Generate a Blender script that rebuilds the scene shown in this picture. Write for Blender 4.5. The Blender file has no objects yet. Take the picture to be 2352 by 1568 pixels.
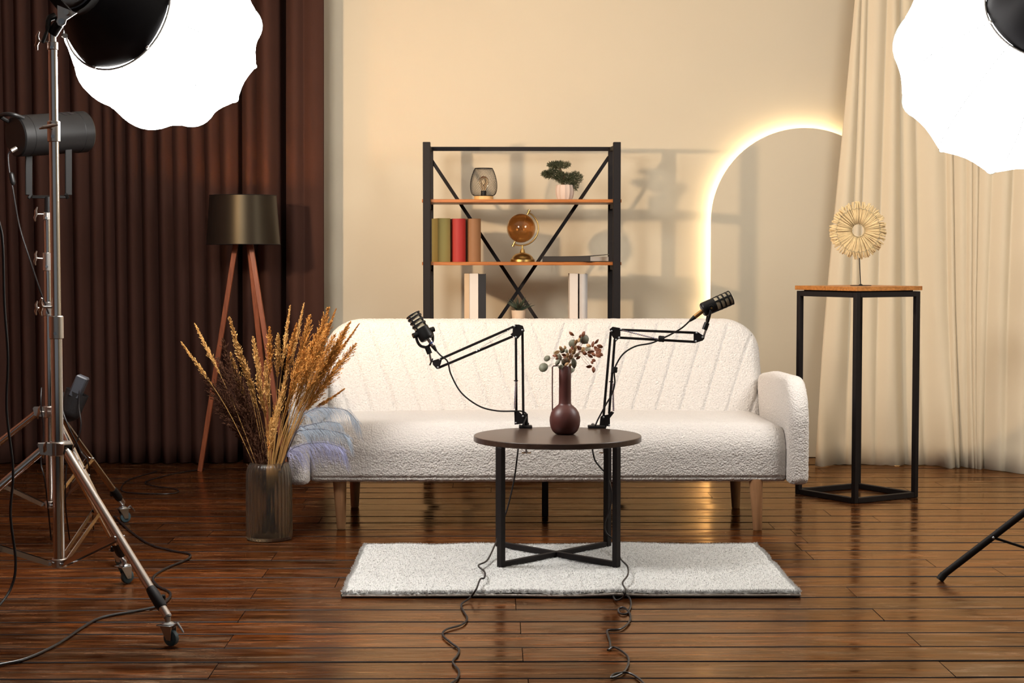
import bpy, math, random
import numpy as np
from mathutils import Vector, Matrix, noise

random.seed(7)
R = math.radians
PI = math.pi
SC = bpy.context.scene
COL = SC.collection

# ------------------------------------------------------------------ camera
F_PX, W_PX, H_PX = 4000.0, 2352.0, 1568.0
CAM_Z = 1.15
cam_d = bpy.data.cameras.new('camera')
cam_d.sensor_width = 36.0
cam_d.lens = F_PX / W_PX * 36.0
cam_d.clip_start = 0.05
cam = bpy.data.objects.new('camera', cam_d)
COL.objects.link(cam)
cam.location = (0, 0, CAM_Z)
cam.rotation_euler = (R(90 - 2.848), 0, R(-0.516))
SC.camera = cam

# ------------------------------------------------------------------ world, exposure
wd = bpy.data.worlds.new('studio_ambient')
wd.use_nodes = True
wd.node_tree.nodes['Background'].inputs[0].default_value = (0.9, 0.95, 1.0, 1)
wd.node_tree.nodes['Background'].inputs[1].default_value = 0.2
SC.world = wd
SC.view_settings.view_transform = 'Standard'
SC.view_settings.look = 'None'
SC.view_settings.gamma = 1
SC.view_settings.use_curve_mapping = False
SC.view_settings.exposure = -0.08
cy = SC.cycles                      # light paths kept short: plain room, few glass things
cy.max_bounces, cy.diffuse_bounces, cy.glossy_bounces, cy.transmission_bounces = 6, 2, 3, 6
cy.caustics_reflective = cy.caustics_refractive = False
cy.adaptive_threshold = 0.03
cy.use_light_tree = False           # only a handful of lamps

# light strengths (the lamps themselves are built further down)
LANTERN_LEFT = 47.0
LANTERN_RIGHT = 15.5
LED_KEY = 252.0
ARCH_STRIP = 30.0
LAMP_BULB = 480.0

# ------------------------------------------------------------------ helpers
_M = cam.rotation_euler.to_matrix()


def at(px, py, Y):
    """photo pixel -> point in the room at distance Y from the camera plane"""
    d = _M @ Vector(((px - W_PX / 2) / F_PX, (H_PX / 2 - py) / F_PX, -1.0))
    return Vector((0, 0, CAM_Z)) + d * (Y / d.y)


def fl(px, py, z=0.0):
    """photo pixel -> point on the horizontal plane z"""
    d = _M @ Vector(((px - W_PX / 2) / F_PX, (H_PX / 2 - py) / F_PX, -1.0))
    return Vector((0, 0, CAM_Z)) + d * ((z - CAM_Z) / d.z)


def PXM(Y):
    return Y / F_PX          # metres per pixel at that distance


def frames(pts):
    n = len(pts)
    T = []
    for i in range(n):
        a = pts[max(i - 1, 0)]
        b = pts[min(i + 1, n - 1)]
        t = (b - a)
        T.append(t.normalized() if t.length > 1e-9 else Vector((0, 0, 1)))
    up = Vector((0, 0, 1)) if abs(T[0].z) < 0.9 else Vector((1, 0, 0))
    u = T[0].cross(up).normalized()
    out = []
    for t in T:
        u = (u - t * u.dot(t))
        u = u.normalized() if u.length > 1e-6 else t.orthogonal().normalized()
        out.append((t, u, t.cross(u)))
    return out


def spline(pts, per=8):
    P = [Vector(p) for p in pts]
    P = [P[0] * 2 - P[1]] + P + [P[-1] * 2 - P[-2]]
    out = []
    for i in range(1, len(P) - 2):
        a, b, c, d = P[i - 1:i + 3]
        for k in range(per):
            t = k / per
            out.append(0.5 * ((2 * b) + (c - a) * t + (2 * a - 5 * b + 4 * c - d) * t * t
                              + (3 * b - a - 3 * c + d) * t ** 3))
    out.append(P[-2].copy())
    return out


class MB:
    def __init__(self):
        self.v, self.f, self.m = [], [], []

    def add(self, vs, fs, m=0):
        o = len(self.v)
        self.v += [tuple(x) for x in vs]
        self.f += [tuple(i + o for i in f) for f in fs]
        self.m += [m] * len(fs)
        return self

    def box(self, c, s, rot=None, bev=0.0, m=0):
        c = Vector(c)
        hx, hy, hz = s[0] / 2, s[1] / 2, s[2] / 2
        if bev <= 0:
            vs = [Vector((x * hx, y * hy, z * hz)) for z in (-1, 1) for y in (-1, 1) for x in (-1, 1)]
            fs = [(0, 2, 3, 1), (4, 5, 7, 6), (0, 1, 5, 4), (2, 6, 7, 3), (0, 4, 6, 2), (1, 3, 7, 5)]
        else:
            b = min(bev, hx * .9, hy * .9, hz * .9)
            vs, fs = [], []
            idx = {}
            for z in (-1, 1):
                for y in (-1, 1):
                    for x in (-1, 1):
                        for k, (dx, dy, dz) in enumerate(((0, b, b), (b, 0, b), (b, b, 0))):
                            idx[(x, y, z, k)] = len(vs)
                            vs.append(Vector((x * (hx - dx), y * (hy - dy), z * (hz - dz))))
            for x in (-1, 1):
                fs.append(tuple(idx[(x, a, c2, 0)] for a, c2 in ((-1, -1), (1, -1), (1, 1), (-1, 1))[::x]))
            for y in (-1, 1):
                fs.append(tuple(idx[(a, y, c2, 1)] for a, c2 in ((-1, -1), (-1, 1), (1, 1), (1, -1))[::y]))
            for z in (-1, 1):
                fs.append(tuple(idx[(a, c2, z, 2)] for a, c2 in ((-1, -1), (1, -1), (1, 1), (-1, 1))[::z]))
            for y in (-1, 1):
                for z in (-1, 1):
                    f = [idx[(-1, y, z, 1)], idx[(1, y, z, 1)], idx[(1, y, z, 2)], idx[(-1, y, z, 2)]]
                    fs.append(tuple(f if y * z < 0 else f[::-1]) if False else tuple(f[::(1 if y * z > 0 else -1)] if y < 0 else f[::(-1 if z > 0 else 1)]))
            for x in (-1, 1):
                for z in (-1, 1):
                    fs.append((idx[(x, -1, z, 0)], idx[(x, 1, z, 0)], idx[(x, 1, z, 2)], idx[(x, -1, z, 2)]))
            for x in (-1, 1):
                for y in (-1, 1):
                    fs.append((idx[(x, y, -1, 0)], idx[(x, y, 1, 0)], idx[(x, y, 1, 1)], idx[(x, y, -1, 1)]))
            for x in (-1, 1):
                for y in (-1, 1):
                    for z in (-1, 1):
                        fs.append((idx[(x, y, z, 0)], idx[(x, y, z, 1)], idx[(x, y, z, 2)]))
        if rot is not None:
            vs = [rot @ v for v in vs]
        return self.add([v + c for v in vs], fs, m)

    def bar(self, p0, p1, w, h, up=(0, 0, 1), bev=0.0, m=0):
        """rectangular bar, w across, h along 'up'"""
        p0, p1 = Vector(p0), Vector(p1)
        t = (p1 - p0)
        L = t.length
        t.normalize()
        up = Vector(up)
        s = t.cross(up)
        if s.length < 1e-5:
            s = t.cross(Vector((0, 1, 0)))
        s.normalize()
        u = s.cross(t)
        rot = Matrix((t, s, u)).transposed()
        return self.box((p0 + p1) / 2, (L, w, h), rot, bev, m)

    def tube(self, pts, rad, seg=10, caps=True, m=0):
        pts = [Vector(p) for p in pts]
        n = len(pts)
        rs = rad if isinstance(rad, (list, tuple)) else [rad] * n
        vs, fs = [], []
        for (p, r, (t, u, w)) in zip(pts, rs, frames(pts)):
            for k in range(seg):
                a = 2 * PI * k / seg
                vs.append(p + (u * math.cos(a) + w * math.sin(a)) * r)
        for i in range(n - 1):
            for k in range(seg):
                k2 = (k + 1) % seg
                fs.append((i * seg + k, i * seg + k2, (i + 1) * seg + k2, (i + 1) * seg + k))
        if caps:
            fs.append(tuple(range(seg))[::-1])
            fs.append(tuple((n - 1) * seg + k for k in range(seg)))
        return self.add(vs, fs, m)

    def lathe(self, prof, c, axis=(0, 0, 1), seg=32, mod=None, m=0, close=False):
        """prof: [(radius, height)], revolved about axis through c; mod(angle, i) scales the radius"""
        c = Vector(c)
        t = Vector(axis).normalized()
        u = (Vector((1, 0, 0)) if abs(t.x) < 0.9 else Vector((0, 1, 0)))
        u = (u - t * u.dot(t)).normalized()
        w = t.cross(u)
        vs, fs = [], []
        n = len(prof)
        for i, (r, h) in enumerate(prof):
            for k in range(seg):
                a = 2 * PI * k / seg
                rr = r * (mod(a, i) if mod else 1)
                vs.append(c + t * h + (u * math.cos(a) + w * math.sin(a)) * rr)
        for i in range(n - 1 + (1 if close else 0)):
            j = (i + 1) % n
            for k in range(seg):
                k2 = (k + 1) % seg
                fs.append((i * seg + k, i * seg + k2, j * seg + k2, j * seg + k))
        if not close:
            if prof[0][0] > 1e-5:
                fs.append(tuple(range(seg))[::-1])
            if prof[-1][0] > 1e-5:
                fs.append(tuple((n - 1) * seg + k for k in range(seg)))
        return self.add(vs, fs, m)

    def prism(self, poly, th, nrm=(0, 1, 0), m=0):
        """flat outline with thickness th along nrm (centred)"""
        nrm = Vector(nrm).normalized() * (th / 2)
        n = len(poly)
        vs = [Vector(p) - nrm for p in poly] + [Vector(p) + nrm for p in poly]
        fs = [tuple(range(n))[::-1], tuple(range(n, 2 * n))]
        for i in range(n):
            j = (i + 1) % n
            fs.append((i, j, n + j, n + i))
        return self.add(vs, fs, m)

    def grid(self, rows, wrap=False, m=0):
        nr, nc = len(rows), len(rows[0])
        vs = [p for r in rows for p in r]
        fs = []
        for i in range(nr - 1):
            for k in range(nc - (0 if wrap else 1)):
                k2 = (k + 1) % nc
                fs.append((i * nc + k, i * nc + k2, (i + 1) * nc + k2, (i + 1) * nc + k))
        return self.add(vs, fs, m)

    def ball(self, c, r, seg=16, rings=10, sz=1.0, m=0):
        prof = [(max(1e-6, r * math.sin(PI * i / rings)), -r * sz * math.cos(PI * i / rings)) for i in range(rings + 1)]
        return self.lathe(prof, c, seg=seg, m=m)

    def build(self, name, mat, parent=None, ang=38, smooth=True):
        sh = Vector((0, 0, 0))
        p = parent
        while p is not None:
            sh += p.location
            p = p.parent
        me = bpy.data.meshes.new(name)
        me.from_pydata([(x - sh.x, y - sh.y, z - sh.z) for x, y, z in self.v], [], self.f)
        mats = mat if isinstance(mat, (list, tuple)) else [mat]
        for k in mats:
            me.materials.append(k)
        if len(mats) > 1:
            me.polygons.foreach_set('material_index', self.m)
        if smooth:
            me.polygons.foreach_set('use_smooth', [True] * len(me.polygons))
            me.set_sharp_from_angle(angle=R(ang))
        me.validate()
        o = bpy.data.objects.new(name, me)
        COL.objects.link(o)
        if parent is not None:
            o.parent = parent
        return o


def fix_normals(o):
    import bmesh
    bm = bmesh.new()
    bm.from_mesh(o.data)
    bmesh.ops.recalc_face_normals(bm, faces=bm.faces)
    bm.to_mesh(o.data)
    bm.free()
    return o


def thing(name, label, cat, loc, group=None):
    o = bpy.data.objects.new(name, None)
    o.empty_display_size = 0.05
    COL.objects.link(o)
    o.location = Vector(loc)
    return tag(o, label, cat, group)


def tag(o, label=None, cat=None, group=None, kind=None):
    for k, v in (('label', label), ('category', cat), ('group', group), ('kind', kind)):
        if v:
            o[k] = v
    return o


# ------------------------------------------------------------------ materials
def srgb(r, g, b):
    f = lambda c: (c / 255 / 12.92) if c / 255 <= 0.04045 else ((c / 255 + 0.055) / 1.055) ** 2.4
    return (f(r), f(g), f(b), 1)


def mat(name, col, rough=0.5, metal=0.0, bump=0.0, scale=60.0, var=0.0, varscale=6.0, spec=0.5, stretch=None,
        coat=0.0, sheen=0.0, trans=0.0, ior=1.45, alpha=1.0, detail=3.0, subs=0.0):
    m = bpy.data.materials.new(name)
    m.use_nodes = True
    nt = m.node_tree
    b = nt.nodes['Principled BSDF']
    b.inputs['Base Color'].default_value = col
    b.inputs['Roughness'].default_value = rough
    b.inputs['Metallic'].default_value = metal
    b.inputs['Specular IOR Level'].default_value = spec
    b.inputs['Coat Weight'].default_value = coat
    b.inputs['Sheen Weight'].default_value = sheen
    b.inputs['Transmission Weight'].default_value = trans
    b.inputs['IOR'].default_value = ior
    b.inputs['Alpha'].default_value = alpha
    if subs:
        b.inputs['Subsurface Weight'].default_value = subs
        b.inputs['Subsurface Radius'].default_value = (0.01, 0.008, 0.006)
    tc = nt.nodes.new('ShaderNodeTexCoord')
    mp = nt.nodes.new('ShaderNodeMapping')
    nt.links.new(tc.outputs['Object'], mp.inputs['Vector'])
    if stretch:
        mp.inputs['Scale'].default_value = stretch
    if var > 0:
        n = nt.nodes.new('ShaderNodeTexNoise')
        n.inputs['Scale'].default_value = varscale
        n.inputs['Detail'].default_value = detail
        nt.links.new(mp.outputs[0], n.inputs['Vector'])
        mx = nt.nodes.new('ShaderNodeMix')
        mx.data_type = 'RGBA'
        nt.links.new(n.outputs['Fac'], mx.inputs['Factor'])
        mx.inputs['A'].default_value = tuple(c * (1 - var) for c in col[:3]) + (1,)
        mx.inputs['B'].default_value = tuple(min(1, c * (1 + var)) for c in col[:3]) + (1,)
        nt.links.new(mx.outputs['Result'], b.inputs['Base Color'])
    if bump > .13:          # finer relief than this cannot be seen from the room
        n2 = nt.nodes.new('ShaderNodeTexNoise')
        n2.inputs['Scale'].default_value = scale
        n2.inputs['Detail'].default_value = 4
        nt.links.new(mp.outputs[0], n2.inputs['Vector'])
        bp = nt.nodes.new('ShaderNodeBump')
        bp.inputs['Strength'].default_value = bump
        bp.inputs['Distance'].default_value = 0.004
        nt.links.new(n2.outputs['Fac'], bp.inputs['Height'])
        nt.links.new(bp.outputs[0], b.inputs['Normal'])
    return m


def emis(name, col, strength):
    m = bpy.data.materials.new(name)
    m.use_nodes = True
    nt = m.node_tree
    nt.nodes.remove(nt.nodes['Principled BSDF'])
    e = nt.nodes.new('ShaderNodeEmission')
    e.inputs[0].default_value = col
    e.inputs[1].default_value = strength
    nt.links.new(e.outputs[0], nt.nodes['Material Output'].inputs[0])
    return m


def plank_mat():
    m = mat('varnished_planks', (0.1, 0.04, 0.015, 1), rough=0.3)
    nt = m.node_tree
    b = nt.nodes['Principled BSDF']
    tc = nt.nodes.new('ShaderNodeTexCoord')
    oi = nt.nodes.new('ShaderNodeObjectInfo')
    comb = nt.nodes.new('ShaderNodeCombineXYZ')
    mul = nt.nodes.new('ShaderNodeMath'); mul.operation = 'MULTIPLY'; mul.inputs[1].default_value = 37.0
    nt.links.new(oi.outputs['Random'], mul.inputs[0])
    nt.links.new(mul.outputs[0], comb.inputs[0]); nt.links.new(mul.outputs[0], comb.inputs[2])
    add = nt.nodes.new('ShaderNodeVectorMath'); add.operation = 'ADD'
    nt.links.new(tc.outputs['Object'], add.inputs[0]); nt.links.new(comb.outputs[0], add.inputs[1])

    def nz(scale, sx, sy, detail=5, dist=0.0):
        mp = nt.nodes.new('ShaderNodeMapping'); mp.inputs['Scale'].default_value = (sx, sy, 1)
        nt.links.new(add.outputs[0], mp.inputs['Vector'])
        n = nt.nodes.new('ShaderNodeTexNoise'); n.inputs['Scale'].default_value = scale
        n.inputs['Detail'].default_value = detail; n.inputs['Distortion'].default_value = dist
        nt.links.new(mp.outputs[0], n.inputs['Vector'])
        return n.outputs['Fac']

    def ramp(src, stops):
        r = nt.nodes.new('ShaderNodeValToRGB')
        while len(r.color_ramp.elements) < len(stops):
            r.color_ramp.elements.new(0.5)
        for e, (p, c) in zip(r.color_ramp.elements, stops):
            e.position = p; e.color = c
        nt.links.new(src, r.inputs[0])
        return r.outputs[0]

    def mixc(kind, fac, a, bb):
        x = nt.nodes.new('ShaderNodeMix'); x.data_type = 'RGBA'; x.blend_type = kind
        for s, v in (('Factor', fac), ('A', a), ('B', bb)):
            if hasattr(v, 'links') or hasattr(v, 'is_linked'):
                nt.links.new(v, x.inputs[s])
            else:
                x.inputs[s].default_value = v
        return x.outputs['Result']

    grain = ramp(nz(9, .55, 16, 7, .6), [(.3, srgb(24, 11, 6)), (.5, srgb(74, 37, 16)), (.74, srgb(150, 88, 38))])
    blot = ramp(nz(2.2, .8, 5, 4, 1.2), [(.36, (.42, .4, .4, 1)), (.6, (1.1, 1.05, 1, 1))])
    c = mixc('MULTIPLY', .85, grain, blot)
    tint = ramp(oi.outputs['Random'], [(0, (.6, .57, .56, 1)), (.5, (.86, .84, .82, 1)), (1, (1.15, 1.05, .94, 1))])
    c = mixc('MULTIPLY', 1.0, c, tint)
    knots = ramp(nz(9, .8, 3.2, 3, .5), [(.63, (1, 1, 1, 1)), (.70, (.22, .18, .16, 1))])
    c = mixc('MULTIPLY', .8, c, knots)
    scuff = ramp(nz(26, .35, 5, 3, .2), [(.70, (0, 0, 0, 1)), (.76, (.5, .3, .13, 1))])
    c = mixc('ADD', .6, c, scuff)
    nt.links.new(c, b.inputs['Base Color'])
    rr = nt.nodes.new('ShaderNodeMapRange')
    nt.links.new(nz(5, 1, 4, 5), rr.inputs[0])
    rr.inputs[1].default_value = .3; rr.inputs[2].default_value = .7
    rr.inputs[3].default_value = .10; rr.inputs[4].default_value = .32
    nt.links.new(rr.outputs[0], b.inputs['Roughness'])
    b.inputs['Specular IOR Level'].default_value = .5
    bp = nt.nodes.new('ShaderNodeBump'); bp.inputs['Strength'].default_value = .3; bp.inputs['Distance'].default_value = .003
    nt.links.new(nz(5, .5, 7, 3), bp.inputs['Height'])
    nt.links.new(bp.outputs[0], b.inputs['Normal'])
    b.inputs['Specular IOR Level'].default_value = 0.0
    gl = nt.nodes.new('ShaderNodeBsdfGlossy'); gl.inputs['Color'].default_value = (1.0, .73, .47, 1)
    nt.links.new(rr.outputs[0], gl.inputs['Roughness']); nt.links.new(bp.outputs[0], gl.inputs['Normal'])
    fr = nt.nodes.new('ShaderNodeFresnel'); fr.inputs['IOR'].default_value = 1.27
    nt.links.new(bp.outputs[0], fr.inputs['Normal'])
    ms = nt.nodes.new('ShaderNodeMixShader')
    nt.links.new(fr.outputs[0], ms.inputs[0]); nt.links.new(b.outputs[0], ms.inputs[1]); nt.links.new(gl.outputs[0], ms.inputs[2])
    nt.links.new(ms.outputs[0], nt.nodes['Material Output'].inputs[0])
    return m


def wood(name, a, bcol, scale=8, stretch=(1, 12, 12), rough=.45, bump=.05):
    m = mat(name, a, rough=rough)
    nt = m.node_tree
    b = nt.nodes['Principled BSDF']
    tc = nt.nodes.new('ShaderNodeTexCoord')
    mp = nt.nodes.new('ShaderNodeMapping'); mp.inputs['Scale'].default_value = stretch
    nt.links.new(tc.outputs['Object'], mp.inputs['Vector'])
    n = nt.nodes.new('ShaderNodeTexNoise'); n.inputs['Scale'].default_value = scale
    n.inputs['Detail'].default_value = 6; n.inputs['Distortion'].default_value = .5
    nt.links.new(mp.outputs[0], n.inputs['Vector'])
    r = nt.nodes.new('ShaderNodeValToRGB')
    r.color_ramp.elements[0].position = .3; r.color_ramp.elements[0].color = a
    r.color_ramp.elements[1].position = .7; r.color_ramp.elements[1].color = bcol
    nt.links.new(n.outputs['Fac'], r.inputs[0]); nt.links.new(r.outputs[0], b.inputs['Base Color'])
    bp = nt.nodes.new('ShaderNodeBump'); bp.inputs['Strength'].default_value = bump; bp.inputs['Distance'].default_value = .003
    nt.links.new(n.outputs['Fac'], bp.inputs['Height']); nt.links.new(bp.outputs[0], b.inputs['Normal'])
    return m


M = {}
M['plank'] = plank_mat()
M['subfloor'] = mat('subfloor', srgb(14, 9, 7), .9)
M['plank_edge'] = mat('grimy_plank_edge', srgb(30, 17, 11), .6, var=.5, varscale=30, spec=.2)
M['wall'] = mat('cream_plaster', srgb(218, 206, 182), .85, bump=.06, scale=120, var=.03, varscale=2)
M['arch'] = mat('arch_paint', srgb(218, 206, 182), .85, bump=.05, scale=120, var=.02, varscale=2)
M['brown_cloth'] = mat('brown_velvet', srgb(70, 47, 40), .95, bump=.12, scale=260, var=.12, varscale=5, spec=.05)
M['cream_cloth'] = mat('cream_velvet', srgb(228, 212, 184), .9, bump=.08, scale=260, var=.03, varscale=4, sheen=.1, spec=.2)
M['boucle'] = mat('boucle', srgb(219, 212, 205), .95, bump=.25, scale=400, var=.07, varscale=110, sheen=.1, spec=.15)
def add_cells(m, scale, strength, dist):
    nt = m.node_tree
    b = nt.nodes['Principled BSDF']
    tc = nt.nodes.new('ShaderNodeTexCoord')
    dn = nt.nodes.new('ShaderNodeTexNoise'); dn.inputs['Scale'].default_value = scale * .7
    nt.links.new(tc.outputs['Object'], dn.inputs['Vector'])
    mx = nt.nodes.new('ShaderNodeMix'); mx.data_type = 'VECTOR'; mx.inputs['Factor'].default_value = .006
    nt.links.new(tc.outputs['Object'], mx.inputs['A']); nt.links.new(dn.outputs['Color'], mx.inputs['B'])
    v = nt.nodes.new('ShaderNodeTexVoronoi'); v.feature = 'F1'; v.inputs['Scale'].default_value = scale
    nt.links.new(mx.outputs['Result'], v.inputs['Vector'])
    bp = nt.nodes.new('ShaderNodeBump'); bp.invert = True
    bp.inputs['Strength'].default_value = strength; bp.inputs['Distance'].default_value = dist
    nt.links.new(v.outputs['Distance'], bp.inputs['Height'])
    old = b.inputs['Normal'].links[0].from_socket if b.inputs['Normal'].is_linked else None
    if old: nt.links.new(old, bp.inputs['Normal'])
    nt.links.new(bp.outputs[0], b.inputs['Normal'])


add_cells(M['boucle'], 135, 1.0, .0038)
M['rugpile'] = mat('rug_pile', srgb(204, 204, 203), .95, var=.06, varscale=40, sheen=.1, spec=.1)
_nt = M['rugpile'].node_tree           # thin yarn lets light through
_tr = _nt.nodes.new('ShaderNodeBsdfTranslucent'); _tr.inputs[0].default_value = srgb(212, 211, 210)
_mx = _nt.nodes.new('ShaderNodeMixShader'); _mx.inputs[0].default_value = .45
_nt.links.new(_nt.nodes['Principled BSDF'].outputs[0], _mx.inputs[1]); _nt.links.new(_tr.outputs[0], _mx.inputs[2])
_nt.links.new(_mx.outputs[0], _nt.nodes['Material Output'].inputs[0])
M['rugknot'] = mat('rug_knots', srgb(206, 206, 204), .95, var=.06, varscale=40, spec=.1)
M['rugback'] = mat('rug_backing', srgb(58, 54, 54), .9, bump=.2, scale=200)
M['rugbind'] = mat('rug_binding', srgb(214, 206, 196), .95, bump=.5, scale=250)
M['leg_wood'] = wood('light_beech', srgb(168, 122, 84), srgb(200, 152, 108), 6, (9, 9, 1))
M['black_metal'] = mat('black_powder_coat', srgb(24, 19, 19), .6, bump=.05, scale=400, spec=.3)
M['black_plastic'] = mat('black_plastic', srgb(15, 14, 14), .42, spec=.35)
M['black_rubber'] = mat('black_rubber', srgb(18, 17, 18), .6, spec=.35)
M['cable'] = mat('cable_sheath', srgb(24, 21, 22), .38, spec=.5)
M['dark_table'] = wood('dark_walnut_top', srgb(50, 37, 30), srgb(72, 54, 44), 7, (1.2, 14, 14), .3, .08)
M['shelf_wood'] = wood('oiled_pine_shelf', srgb(150, 86, 36), srgb(190, 118, 56), 7, (1, 14, 14), .4)
M['ped_wood'] = wood('oiled_oak_top', srgb(150, 92, 42), srgb(196, 130, 66), 8, (1.5, 12, 12), .4)
M['lamp_wood'] = wood('reddish_tripod_wood', srgb(120, 62, 36), srgb(150, 82, 50), 8, (9, 9, 1), .5)
M['shade'] = mat('black_paper_shade', srgb(24, 20, 18), .4, bump=.12, scale=40, spec=.4, stretch=(1, 1, .25))
M['shade'].node_tree.nodes['Principled BSDF'].inputs['Specular Tint'].default_value = (1, .8, .5, 1)
M['shade_in'] = mat('shade_lining', srgb(200, 160, 90), .7)
M['chrome'] = mat('polished_chrome', srgb(206, 202, 200), .12, 1.0)
M['satin'] = mat('satin_chrome', srgb(200, 194, 188), .3, 1.0)
M['steel'] = mat('zinc_steel', srgb(176, 180, 184), .3, 1.0)
M['wheel'] = mat('blue_grey_wheel', srgb(62, 82, 88), .5)
M['terracotta'] = mat('oxblood_ceramic', srgb(84, 45, 40), .42, bump=.03, scale=200)
M['gold'] = mat('brushed_gold', srgb(196, 160, 96), .3, 1.0)
M['amber'] = mat('amber_glass', srgb(226, 186, 138), .02, trans=1.0, ior=1.45)
M['smoke_glass'] = mat('clear_bulb', srgb(240, 225, 205), .02, trans=1.0, ior=1.3)
M['ribglass'] = mat('frosted_ribbed_glass', srgb(222, 214, 198), .27, trans=.985, ior=1.3, spec=.5)
M['raffia'] = mat('raffia', srgb(214, 184, 134), .85, var=.18, varscale=60)
M['thread'] = mat('dark_thread', srgb(70, 84, 80), .8)
M['grass_gold'] = mat('golden_grass', srgb(214, 152, 78), .85, var=.3, varscale=25, spec=.2)
M['grass_pale'] = mat('pale_gold_grass', srgb(228, 180, 112), .85, var=.25, varscale=25, spec=.2)
M['grass_dark'] = mat('dark_brown_grass', srgb(82, 52, 36), .9, var=.4, varscale=25, spec=.2)
M['stem'] = mat('straw_stem', srgb(186, 140, 78), .7, var=.25, varscale=15)
M['stem_dark'] = mat('brown_stem', srgb(96, 62, 42), .7, var=.25, varscale=15)
M['feather_blue'] = mat('grey_blue_feather', srgb(156, 166, 180), .8)
M['feather_violet'] = mat('violet_grey_feather', srgb(150, 150, 184), .8)
M['feather_quill'] = mat('dark_quill', srgb(70, 66, 72), .6)
M['leaf_green'] = mat('grey_green_leaf', srgb(112, 110, 90), .55, var=.3, varscale=50)
M['leaf_pale'] = mat('pale_leaf', srgb(184, 184, 160), .55, var=.15, varscale=50)
M['leaf_brown'] = mat('russet_leaf', srgb(136, 78, 48), .55, var=.35, varscale=60)
M['leaf_tan'] = mat('tan_leaf', srgb(178, 138, 92), .55, var=.3, varscale=60)
M['twig'] = mat('russet_twig', srgb(124, 78, 52), .7)
M['bonsai'] = mat('bonsai_needles', srgb(76, 80, 54), .8, var=.45, varscale=70)
M['bark'] = mat('grey_bark', srgb(112, 92, 70), .9, bump=.4, scale=120)
M['pot'] = mat('pink_grey_pot', srgb(206, 186, 172), .8, bump=.1, scale=150)
M['pot2'] = mat('pale_stone_pot', srgb(214, 192, 166), .8, var=.08, varscale=40)
M['agave'] = mat('dark_agave', srgb(52, 64, 48), .5, var=.3, varscale=40)
M['soil'] = mat('soil', srgb(40, 30, 24), .95)
M['b_green'] = mat('olive_cloth', srgb(160, 144, 80), .7, bump=.1, scale=300)
M['b_red'] = mat('red_cloth', srgb(160, 36, 30), .6, bump=.08, scale=300)
M['b_brown'] = mat('brown_leather', srgb(138, 96, 60), .6, bump=.1, scale=200)
M['b_white'] = mat('white_cloth_cover', srgb(226, 218, 208), .7)
M['b_beige'] = mat('beige_cover', srgb(206, 178, 144), .7)
M['b_black'] = mat('black_cover', srgb(30, 29, 31), .55)
M['b_grey'] = mat('light_grey_cover', srgb(196, 194, 192), .7)
M['pages'] = mat('paper_pages', srgb(226, 214, 194), .9, bump=.3, scale=500, stretch=(1, 30, 1))
M['natural_wood'] = wood('pale_wood_base', srgb(206, 160, 96), srgb(226, 184, 124), 10, (2, 8, 8), .5)
M['mesh_wire'] = mat('black_wire', srgb(26, 22, 20), .5)
M['grille'] = mat('mic_grille', srgb(206, 194, 168), .45, .5, bump=.6, scale=700)
M['spring_b'] = mat('blue_cord', srgb(90, 130, 190), .5)
M['spring_o'] = mat('orange_cord', srgb(206, 146, 60), .5)
M['brass'] = mat('brass_connector', srgb(196, 150, 96), .3, 1.0)
M['blueband'] = mat('blue_band', srgb(40, 70, 140), .5)
M['skirt'] = mat('black_nylon_skirt', srgb(20, 19, 23), .5, bump=.15, scale=30, spec=.25)
M['seam'] = mat('grey_seam', srgb(150, 160, 158), .8)
M['zip'] = mat('grey_zip', srgb(150, 146, 142), .5)
M['tape'] = mat('white_tag', srgb(226, 224, 222), .7)
M['bag'] = mat('black_nylon_bag', srgb(28, 26, 27), .6, bump=.3, scale=40)
M['diff_l'] = emis('lantern_fabric_lit', (1.0, 0.97, 0.93, 1), LANTERN_LEFT)
M['diff_r'] = emis('lantern_fabric_lit_b', (1.0, 0.98, 0.95, 1), LANTERN_RIGHT)
M['strip'] = emis('led_strip_lit', (1.0, 0.78, 0.48, 1), ARCH_STRIP)

# ================================================================== SETTING
WALL_Y = 9.9
floor = tag(MB().box((0, 4.0, -0.045), (12, 14, 0.03)).build('floor', M['subfloor'], smooth=False), kind='structure')
tag(floor, 'dark brown varnished plank floor with open joints')

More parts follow.
